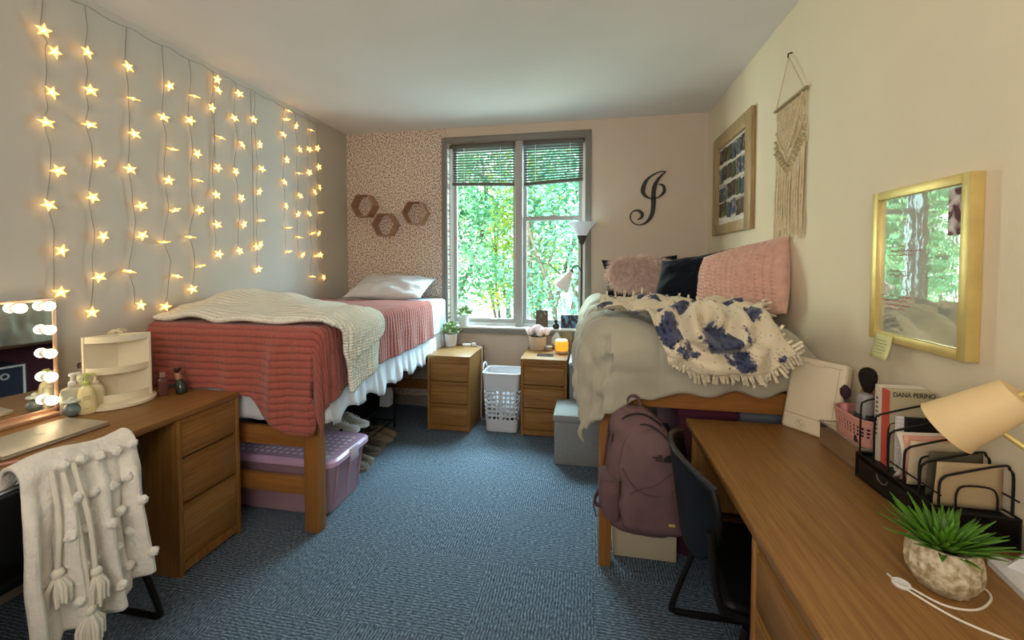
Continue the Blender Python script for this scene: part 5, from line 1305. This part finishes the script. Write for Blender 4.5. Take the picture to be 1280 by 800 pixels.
# clear acrylic drawer, pink basket, contents
m_acr = glassy('acrylic', '#fbf8f3', .2, .04, .1, '#e9e0d4')
r = thing('acrylic_tray', 'clear acrylic tray on the desk holding the pink basket', 'tray', (.945, 1.6, zD))
s = MB(); x0, x1, y0, y1 = .872, 1.015, 1.492, 1.735; H = .085; th = .004
s.poly([(x0, y0, zD+.002), (x1, y0, zD+.002), (x1, y1, zD+.002), (x0, y1, zD+.002)])
s.poly([(x0, y0, zD+.002), (x0, y1, zD+.002), (x0, y1, zD+H), (x0, y0, zD+H)]); s.poly([(x1, y0, zD+.002), (x1, y1, zD+.002), (x1, y1, zD+H), (x1, y0, zD+H)])
s.poly([(x0, y0, zD+.002), (x1, y0, zD+.002), (x1, y0, zD+H), (x0, y0, zD+H)]); s.poly([(x0, y1, zD+.002), (x1, y1, zD+.002), (x1, y1, zD+H), (x0, y1, zD+H)])
obj('tray', s, m_acr, r, smooth=False)
s = MB(); s.tube([(x0, y0, zD+H), (x0, y1, zD+H), (x1, y1, zD+H), (x1, y0, zD+H)], .003, 6, closed=True); obj('rim', s, glassy('acrylic_edge', '#ffffff', .5, .05, .4, '#d8cdbd'), r)
m_pk = mat('pink_basket_plastic', '#cf9488', .5, var=.05)
r = thing('pink_basket', 'small pink plastic basket with square holes full of cosmetics', 'basket', (.945, 1.60, zD+.01))
def pring(z, k): 
    return ringr(.945-.058*k, .945+.058*k, 1.605-.092*k, 1.605+.092*k, z, .045, 8)
s = MB(); base_pts = ringr(0, 1, 0, 1, 0, .2, 8); NZ = 22; zb0, zb1 = zD+.075, zD+.165
def ppoint(a, z):
    k = lerp(.9, 1.03, (z-zb0)/(zb1-zb0)); c, s_ = math.cos(a), math.sin(a); e = .55
    return V((.945+math.copysign(abs(c)**e, c)*.060*k, 1.605+math.copysign(abs(s_)**e, s_)*.093*k, z))
raw = [ppoint(2*PI*i/1440, zb0) for i in range(1441)]; cum = [0]
for a, b in zip(raw[:-1], raw[1:]): cum.append(cum[-1]+(b-a).length)
NP = 132; ang = []; j = 0
for i in range(NP):
    tgt = cum[-1]*i/NP
    while cum[j+1] < tgt: j += 1
    ang.append(2*PI*j/1440)
vs = [[s.bm.verts.new(ppoint(ang[i], lerp(zb0, zb1, k/NZ))) for k in range(NZ+1)] for i in range(NP)]
for i in range(NP):
    for k in range(NZ):
        if i % 4 in (0, 1) and k in (8, 9, 11, 12, 14, 15): continue
        s.bm.faces.new((vs[i][k], vs[(i+1) % NP][k], vs[(i+1) % NP][k+1], vs[i][k+1]))
s.bm.faces.new([vs[i][0] for i in range(NP)])
o = obj('wall', s, m_pk, r); solid(o, .003)
obj('rim', MB().tube([ppoint(a, zb1) for a in ang[::2]], .004, 6, closed=True), m_pk, r)
zb = zb0+.006
r = thing('makeup_brush', 'black fluffy makeup brush standing head up in the pink basket', 'brush', (.955, 1.612, zb))
obj('handle', MB().cyl((.955, 1.612, zb), (.955, 1.612, zb+.16), .007, .009, 10), m_black, r)
obj('bristles', MB().lathe([(.011, .158), (.015, .168), (.020, .18), (.024, .194), (.0265, .208), (.026, .22), (.022, .231), (.015, .239), (.006, .243)], (.955, 1.612, zb), 20), mat('black_bristle', '#1d1714', .95, var=.3, bump=.6, bscale=200), r)
r = thing('spray_bottle', 'dark bottle with a frosted grey cap in the pink basket', 'bottle', (.918, 1.56, zb))
obj('bottle', MB().lathe([(.024, 0), (.027, .004), (.028, .085), (.024, .1)], (.918, 1.56, zb), 20, sx=1.1), mat('charcoal_bottle', '#2e2d2e', .3, spec=.5), r)
obj('cap', MB().lathe([(.023, .1), (.0235, .102), (.022, .158), (.019, .165)], (.918, 1.56, zb), 20, sx=1.05), mat('frosted_cap', '#a5a2a4', .4, trans=.2), r)
r = thing('lip_tube', 'short pink cosmetic tube in the pink basket', 'cosmetic tube', (.905, 1.645, zb))
obj('tube', MB().lathe([(.013, 0), (.015, .004), (.015, .07), (.013, .075)], (.905, 1.645, zb), 16), mat('pink_tube', '#c98a80', .4), r)
obj('cap', MB().lathe([(.013, .075), (.013, .1), (.01, .105)], (.905, 1.645, zb), 16), mat('pink_cap', '#b97a72', .4), r)
r = thing('makeup_brush', 'thin brush with dark bristles leaning in the pink basket near the cream case', 'brush', (.925, 1.66, zb))
obj('handle', MB().cyl((.925, 1.65, zb), (.922, 1.675, zb+.11), .004, .005, 8), m_black, r)
obj('bristles', MB().lathe([(.006, 0), (.015, .015), (.016, .035), (.006, .05)], (.922, 1.676, zb+.11), 14), mat('plum_bristle', '#3a2530', .95), r)
r = thing('makeup_sponge', 'tan cosmetic pouch peeking out behind the black brush', 'pouch', (.985, 1.66, zb))
obj('pouch', MB().ball((.985, 1.62, zb+.13), .05, 16, (.45, 1.5, .9)), mat('tan_pouch', '#a9794c', .6, var=.1), r)
obj('seam', MB().tube([(.985+.0, 1.62+.075*math.cos(a), zb+.13+.045*math.sin(a)) for a in [PI*k/14 for k in range(15)]], .003, 5), mat('tan_seam', '#c7975f', .6), r)

# wire desk organizer
r = thing('desk_organizer', 'black metal mesh organizer with wire file slots and a drawer on the desk', 'desk organizer', (.93, 1.32, zD))
x0, x1, y0, y1 = .853, 1.012, 1.160, 1.484
m_mesh = glassy('black_mesh', '#5a5652', .05, .4, .55, '#0d0c0c')
s = MB(); s.box(x0, x1, y0, y1, zD+.002, zD+.008); s.box(x0+.003, x1-.003, y0+.003, y1-.003, zD+.066, zD+.07); obj('tray', s, mat('black_sheet', '#0f0f10', .5), r, smooth=False)
s = MB(); s.box(x0, x0+.002, y0, y1, zD+.008, zD+.075); s.box(x0, x1, y0, y0+.002, zD+.008, zD+.075); s.box(x0, x1, y1-.002, y1, zD+.008, zD+.075); obj('mesh_side', s, m_mesh, r, smooth=False)
s = MB(); 
for zz in (zD+.006, zD+.078): s.tube([(x0, y0, zz), (x0, y1, zz), (x1, y1, zz), (x1, y0, zz)], .003, 6, closed=True)
for a, b in ((x0, y0), (x0, y1), (x1, y0), (x1, y1)): s.cyl((a, b, zD), (a, b, zD+.078), .003, .003, 6)
s.tube([(x0, y0, zD+.01), (lerp(x0, x1, .5), y0, zD+.07), (x1, y0, zD+.01)], .002, 5)
obj('rim_wire', s, m_blackmetal, r)
s = MB(); s.box(x0-.004, x0, y0+.09, y1-.015, zD+.012, zD+.064, .001); dr = obj('drawer', s, mat('black_drawer', '#131212', .5, var=.2), r)
s = MB(); yc = 1.36; s.tube([(x0-.005, yc+.022*math.cos(a), zD+.058-.018*math.sin(a)) for a in [PI*k/10 for k in range(11)]], .002, 6); obj('finger_pull', s, mat('worn_metal', '#77706a', .4, metal=.5), dr)
s = MB()
for k, (yy, hh) in enumerate(((1.475, .255), (1.41, .235), (1.35, .21), (1.29, .19), (1.235, .175), (1.175, .17))):
    p = [(x0+.004, yy, zD+.078), (x0+.004, yy, zD+hh-.03), (x0+.012, yy-.002, zD+hh-.01), (x0+.03, yy-.004, zD+hh), (x1-.03, yy-.004, zD+hh+.03), (x1-.012, yy, zD+hh+.02), (x1-.004, yy, zD+hh), (x1-.004, yy, zD+.078)]
    s.tube(spline(p, 4), .003, 6)
    if k % 2: s.tube(spline([(x0+.04, yy, zD+.078), (x0+.04, yy, zD+hh-.05), (x0+.055, yy, zD+hh-.03), (x1-.05, yy, zD+hh-.03), (x1-.035, yy, zD+hh-.05), (x1-.035, yy, zD+.078)], 4), .0025, 6)
s.cyl((x1-.004, y0, zD+.12), (x1-.004, y1, zD+.12), .0025, .0025, 6); s.cyl((x0+.004, y0+.01, zD+.115), (x0+.004, 1.36, zD+.115), .0025, .0025, 6)
obj('divider_wire', s, m_blackmetal, r)
zt = zD+.071
def book(name, label, x0, x1, yc, th, H, cover, spine, cat='book'):
    r = thing(name, label, cat, ((x0+x1)/2, yc, zt))
    obj('pages', MB().box(x0+.002, x1-.003, yc-th/2+.0015, yc+th/2-.0015, zt+.003, zt+H-.003), mat('page_paper', '#d8ccb0', .8), r, smooth=False)
    s = MB(); s.box(x0, x1, yc-th/2-.0005, yc-th/2+.001, zt, zt+H); s.box(x0, x1, yc+th/2-.001, yc+th/2+.0005, zt, zt+H); obj('cover', s, cover, r, smooth=False)
    obj('spine', MB().box(x0-.001, x0+.001, yc-th/2-.0005, yc+th/2+.0005, zt, zt+H), spine, r, smooth=False)
    return r
m_wb = mat('white_cover', '#ddd5c2', .5); m_rb = mat('coral_red_cover', '#cf5a48', .5); m_gb = mat('khaki_cover', '#b5a98a', .5, var=.06)
def spine_text(r, txt, x, yc, z, size, m):
    Ms = frame_m(V((x-.0012, yc, z)), V((0, 0, -1)), V((0, -1, 0)) if False else V((0, 1, 0)))
    Ms = frame_m(V((x-.0013, yc, z)), V((0, 0, 1)), V((0, 1, 0)))
    return Ms
b = book('paperback', 'white-spined book standing first in the wire organizer', .889, 1.012, 1.454, .018, .236, m_wb, m_wb)
s = MB()
for k in range(9): s.box(.8875, .888, 1.450, 1.458, zt+.08+k*.014, zt+.088+k*.014)
obj('spine_marks', s, mat('dark_print', '#5d5648', .6), b, smooth=False)
b = book('hardcover', 'khaki book with a red spine lettered DANA PERINO in the organizer', .893, 1.016, 1.424, .03, .232, m_gb, m_rb)
Mt_ = frame_m(V((.901, 1.4075, zt+.2145)), V((1, 0, 0)), V((0, 0, 1)))
text_mesh('DANA PERINO', .0195, Mt_, mat('title_dark', '#4b4636', .6), b, 'title', 'LEFT', .0005, .0003, 1.0, .108)
s = MB().ball((.965, 1.4083, zt+.115), .042, 16, (1, .03, 1.0)); obj('cover_portrait', s, photo_mat('cover_photo', ['#6e5238', '#a07a58', '#8b6b4d'], 20, 8), b)
r = thing('spiral_notebook', 'black spiral notebook in front of the khaki book', 'notebook', (.95, 1.375, zt))
obj('cover', MB().box(.915, 1.008, 1.370, 1.382, zt, zt+.165), m_black, r, smooth=False)
obj('pages', MB().box(.897, 1.003, 1.3825, 1.39, zt, zt+.163), m_white, r, smooth=False)
s = MB()
for k in range(14): s.tube([(.901+.008*math.cos(a), 1.376+.008*math.sin(a), zt+.012+k*.0112) for a in [2*PI*q/8 for q in range(8)]], .0012, 4, closed=True)
obj('spiral', s, mat('spiral_white', '#cfcbc2', .4), r)
def sheet_obj(name, label, col, x0, x1, yc, H, bow, cat='papers', m=None):
    s = MB(); s.grid(lambda u, v: V((lerp(x0, x1, u), yc-bow*math.sin(v*PI)*(1-u)-.01*(1-u)*v, zt+H*v+.004)), 8, 8)
    o = obj(name, s, m or mat(name+col[1:], col, .7, var=.05), loc=((x0+x1)/2, yc, zt), label=label, cat=cat); solid(o, .002); return o
sheet_obj('envelope', 'curled white envelope bulging in the second organizer slot', '#d5cbbd', .858, .985, 1.335, .135, .03, 'envelope')
sheet_obj('folder', 'salmon paper folder beside the curled envelope', '#d49a82', .868, .99, 1.325, .13, .02, 'folder')
sheet_obj('paper_stack', 'cream papers standing in the middle slot of the organizer', '#cbb898', .87, 1.005, 1.30, .125, .0)
sheet_obj('clear_pouch', 'dark translucent pouch in the slot under the lamp shade', '#55503f', .88, 1.005, 1.25, .12, .0, 'pouch')
sheet_obj('paper_sheet', 'beige paper sheet in the last organizer slot', '#b9a27c', .862, 1.008, 1.20, .115, .0)

# gold desk lamp
r = thing('desk_lamp', 'cream desk lamp with a drum shade on a thin gold arm', 'desk lamp', (.948, .895, zD))
a0, a1 = V((.838, 1.135, 1.058)), V((.915, 1.060, 1.163)); ax = (a1-a0).normalized()
Ml = frame_m(a0, ax.orthogonal(), ax.cross(ax.orthogonal())); Ml = ax.to_track_quat('Z', 'Y').to_matrix().to_4x4(); Ml.translation = a0
s = MB(); L_ = (a1-a0).length
s.lathe([(.078, 0), (.045, L_), (.0, L_), ] if False else [(.063, .0), (.0612, 0), (.041, L_-.004), (.0375, L_), (.001, L_)], (0, 0, 0), 40, Ml, cap0=False)
s.lathe([(.0615, .001), (.0395, L_-.006)], (0, 0, 0), 40, Ml, cap0=False, cap1=False)
obj('lamp_shade', s, mat('cream_shade', '#e3c795', .55, var=.04, spec=.3), r, label='cream cone shade')
obj('bulb', MB().ball(Ml@V((0, 0, L_*.45)), .024, 12), mat('off_bulb', '#e8e2d2', .3), r)
obj('knob', MB().cyl(Ml@V((.0, 0, L_)), Ml@V((0, 0, L_+.03)), .006, .006, 10), m_gold, r)
obj('arm', MB().tube(spline([Ml@V((.03, 0, L_*.6)), V((.905, 1.085, 1.075)), V((.935, 1.03, 1.03)), V((.95, .95, .93)), V((.948, .90, zD+.01))], 6), .006, 8), m_gold, r)
obj('base', MB().lathe([(.06, 0), (.063, .004), (.06, .014), (.01, .018)], (.948, .895, zD), 32), m_gold, r)

# succulent
x, y = .742, 1.003
r = thing('succulent', 'spiky green succulent in a ribbed beige pot near the desk edge', 'succulent', (x, y, zD))
s = MB(); n = 64; rings = []
prof = [(.034, 0), (.043, .006), (.056, .03), (.060, .052), (.058, .078), (.052, .098), (.047, .098), (.045, .084)]
for i, (rr_, zz) in enumerate(prof):
    rings.append(s.ring([(x+math.cos(2*PI*k/n)*(rr_*(1+(.035*math.cos(k*PI/2) if 0 < i < 5 else 0))), y+math.sin(2*PI*k/n)*(rr_*(1+(.035*math.cos(k*PI/2) if 0 < i < 5 else 0))), zD+zz) for k in range(n)]))
s.skin(rings, True, True, True)
mp_, nt, p, L = base('ribbed_stoneware'); tc = nd(nt, 'ShaderNodeTexCoord'); w_ = nd(nt, 'ShaderNodeTexNoise', Scale=70.0, Detail=3.0); L(tc.outputs['Object'], w_.inputs['Vector']); cr = nd(nt, 'ShaderNodeValToRGB'); e = cr.color_ramp.elements; e[0].position = .38; e[0].color = lin('#a38f6c'); e[1].position = .62; e[1].color = lin('#dcd0b4'); L(w_.outputs['Fac'], cr.inputs['Fac']); L(cr.outputs[0], p.inputs['Base Color']); p.inputs['Roughness'].default_value = .5
b_ = nd(nt, 'ShaderNodeBump', Strength=.6, Distance=.004); L(w_.outputs['Fac'], b_.inputs['Height']); L(b_.outputs[0], p.inputs['Normal'])
obj('pot', s, mp_, r)
s = MB(); rr = random.Random(5)
for i in range(78):
    ring = i/78; a = i*2.4; el = lerp(1.5, .22, ring**.75)+rr.uniform(-.12, .12); L_ = lerp(.082, .105, ring)*rr.uniform(.8, 1.1)
    d = V((math.cos(a)*math.cos(el), math.sin(a)*math.cos(el), math.sin(el))); p0 = V((x+math.cos(a)*.012, y+math.sin(a)*.012, zD+.084)); side = d.cross(V((0, 0, 1))).normalized(); nrm_ = side.cross(d).normalized()
    w0 = .0066; c = []
    for t_, w in ((0, .7), (.3, 1), (.65, .7), (1, .04)):
        q = p0+d*L_*t_+V((0, 0, .018*t_*t_*(1 if el < .8 else 0)-.012*t_**3)); c.append((q, w*w0))
    vs = []
    for q, w in c: vs.append([s.bm.verts.new(q-side*w+nrm_*w*.35), s.bm.verts.new(q-nrm_*w*.25), s.bm.verts.new(q+side*w+nrm_*w*.35)])
    for A_, B_ in zip(vs[:-1], vs[1:]):
        for k in (0, 1): s.bm.faces.new((A_[k], A_[k+1], B_[k+1], B_[k]))
m_suc = mat('succulent_green', '#4f7d22', .45, var=.5, vscale=16)
o = obj('leaves', s, m_suc, r, ang=80); solid(o, .0015)

# watch charger
r = thing('charger_cable', 'white round magnetic charger with its cable looped around the succulent pot', 'charger', (.655, .985, zD))
obj('puck', MB().lathe([(.0145, 0), (.016, .002), (.016, .006), (.014, .0075), (.011, .0065)], (.660, .992, zD), 24), m_white, r)
obj('cable', MB().tube(spline([(.670, .984, zD+.004), (.705, .945, zD+.003), (.76, .945, zD+.003), (.815, .985, zD+.003), (.82, 1.02, zD+.003), (.79, 1.045, zD+.003), (.755, 1.055, zD+.003)], 8), .0022, 8).tube(spline([(.652, 1.02, zD+.003), (.655, .99, zD+.004), (.665, .96, zD+.006), (.70, .915, zD+.003), (.75, .88, zD+.003), (.80, .865, zD+.003)], 8), .0022, 8), mat('white_cable', '#e2dccd', .5), r)

# white folded stand at the edge
r = thing('card_stand', 'white folded card stand with a tan panel at the desk edge by the succulent', 'stand', (.93, 1.06, zD))
m_foam = mat('white_foam', '#d9dad8', .7, var=.06)
s = MB(); s.prism([(.897, 1.095, zD+.001), (.915, 1.12, zD+.001), (1.0, 1.06, zD+.001), (1.0, .96, zD+.001), (.872, .972, zD+.001)], (0, 0, .014))
s.prism([(.915, 1.075, zD+.014), (.932, 1.06, zD+.05), (.94, 1.05, zD+.10), (.99, .99, zD+.10), (.99, .99, zD+.014)], (.012, .012, 0)); obj('stand', s, m_foam, r, smooth=False)
s = MB(); s.prism([(.943, 1.038, zD+.024), (.944, 1.037, zD+.078), (.983, .990, zD+.078), (.983, .990, zD+.024)], (.004, .004, 0)); obj('panel', s, mat('tan_panel', '#c9a469', .6), r, smooth=False)

# ------------------------------------------------------------------ camera, lights, world
cam = bpy.data.cameras.new('camera'); co = bpy.data.objects.new('camera', cam); C.objects.link(co)
cam.sensor_width = 36; cam.lens = 512.25/1280*36; cam.shift_y = (342.7-400)/1280
cam.clip_start = .02
co.location = (0, 0, 1.4513); co.rotation_euler = (PI/2-.0309, 0, .1845)
bpy.context.scene.camera = co

def area(name, loc, target, sx, sy, power, col):
    l = bpy.data.lights.new(name, 'AREA'); l.shape = 'RECTANGLE'; l.size = sx; l.size_y = sy; l.energy = power; l.color = col
    o = bpy.data.objects.new(name, l); C.objects.link(o); o.location = loc
    o.rotation_euler = (V(target)-V(loc)).to_track_quat('-Z', 'Y').to_euler(); return o
area('sky_fill', (-.75, 5.3, 3.75), (-.6, 2.2, .5), 2.6, 1.4, 660, (.74, .88, 1.0))  # unseen lamp added above the window view to boost the daylight
area('sky_fill_east', (1.35, 5.25, 2.2), (-1.9, 2.6, 1.2), 1.3, 2.0, 215, (.52, .73, 1.0))  # hidden lamp added outside to throw bluish light on the left wall
area('warm_fill_west', (-3.0, 5.55, 2.2), (1.0, 1.7, 1.5), 1.3, 2.0, 185, (1.0, .93, .80))  # hidden warm lamp added outside to brighten the right wall
area('room_fill', (-.5, -.7, 1.75), (-.4, .9, 2.75), 1.4, 1.0, 42, (1.0, .90, .80))  # unseen fill lamp behind the camera, aimed up to brighten the ceiling
sun = bpy.data.lights.new('sun', 'SUN'); sun.energy = 6; sun.angle = .05; sun.color = (1, .95, .82)
so = bpy.data.objects.new('sun', sun); C.objects.link(so); so.rotation_euler = (math.radians(48), 0, math.radians(-25)); so.location = (0, -4, 9)

w = bpy.data.worlds.new('sky'); bpy.context.scene.world = w; w.use_nodes = True; nt = w.node_tree
bg = nt.nodes['Background']; tc = nd(nt, 'ShaderNodeTexCoord'); sp = nd(nt, 'ShaderNodeSeparateXYZ'); nt.links.new(tc.outputs['Generated'], sp.inputs[0])
rp = nd(nt, 'ShaderNodeValToRGB'); e = rp.color_ramp.elements; e[0].position = .0; e[0].color = (.9, .92, .9, 1); e[1].position = .7; e[1].color = (.62, .8, 1, 1)
nt.links.new(sp.outputs['Z'], rp.inputs['Fac']); nt.links.new(rp.outputs[0], bg.inputs['Color']); bg.inputs['Strength'].default_value = 4.2

sc = bpy.context.scene
sc.view_settings.view_transform = 'Standard'
sc.view_settings.look = 'None'
sc.view_settings.exposure = 0.15
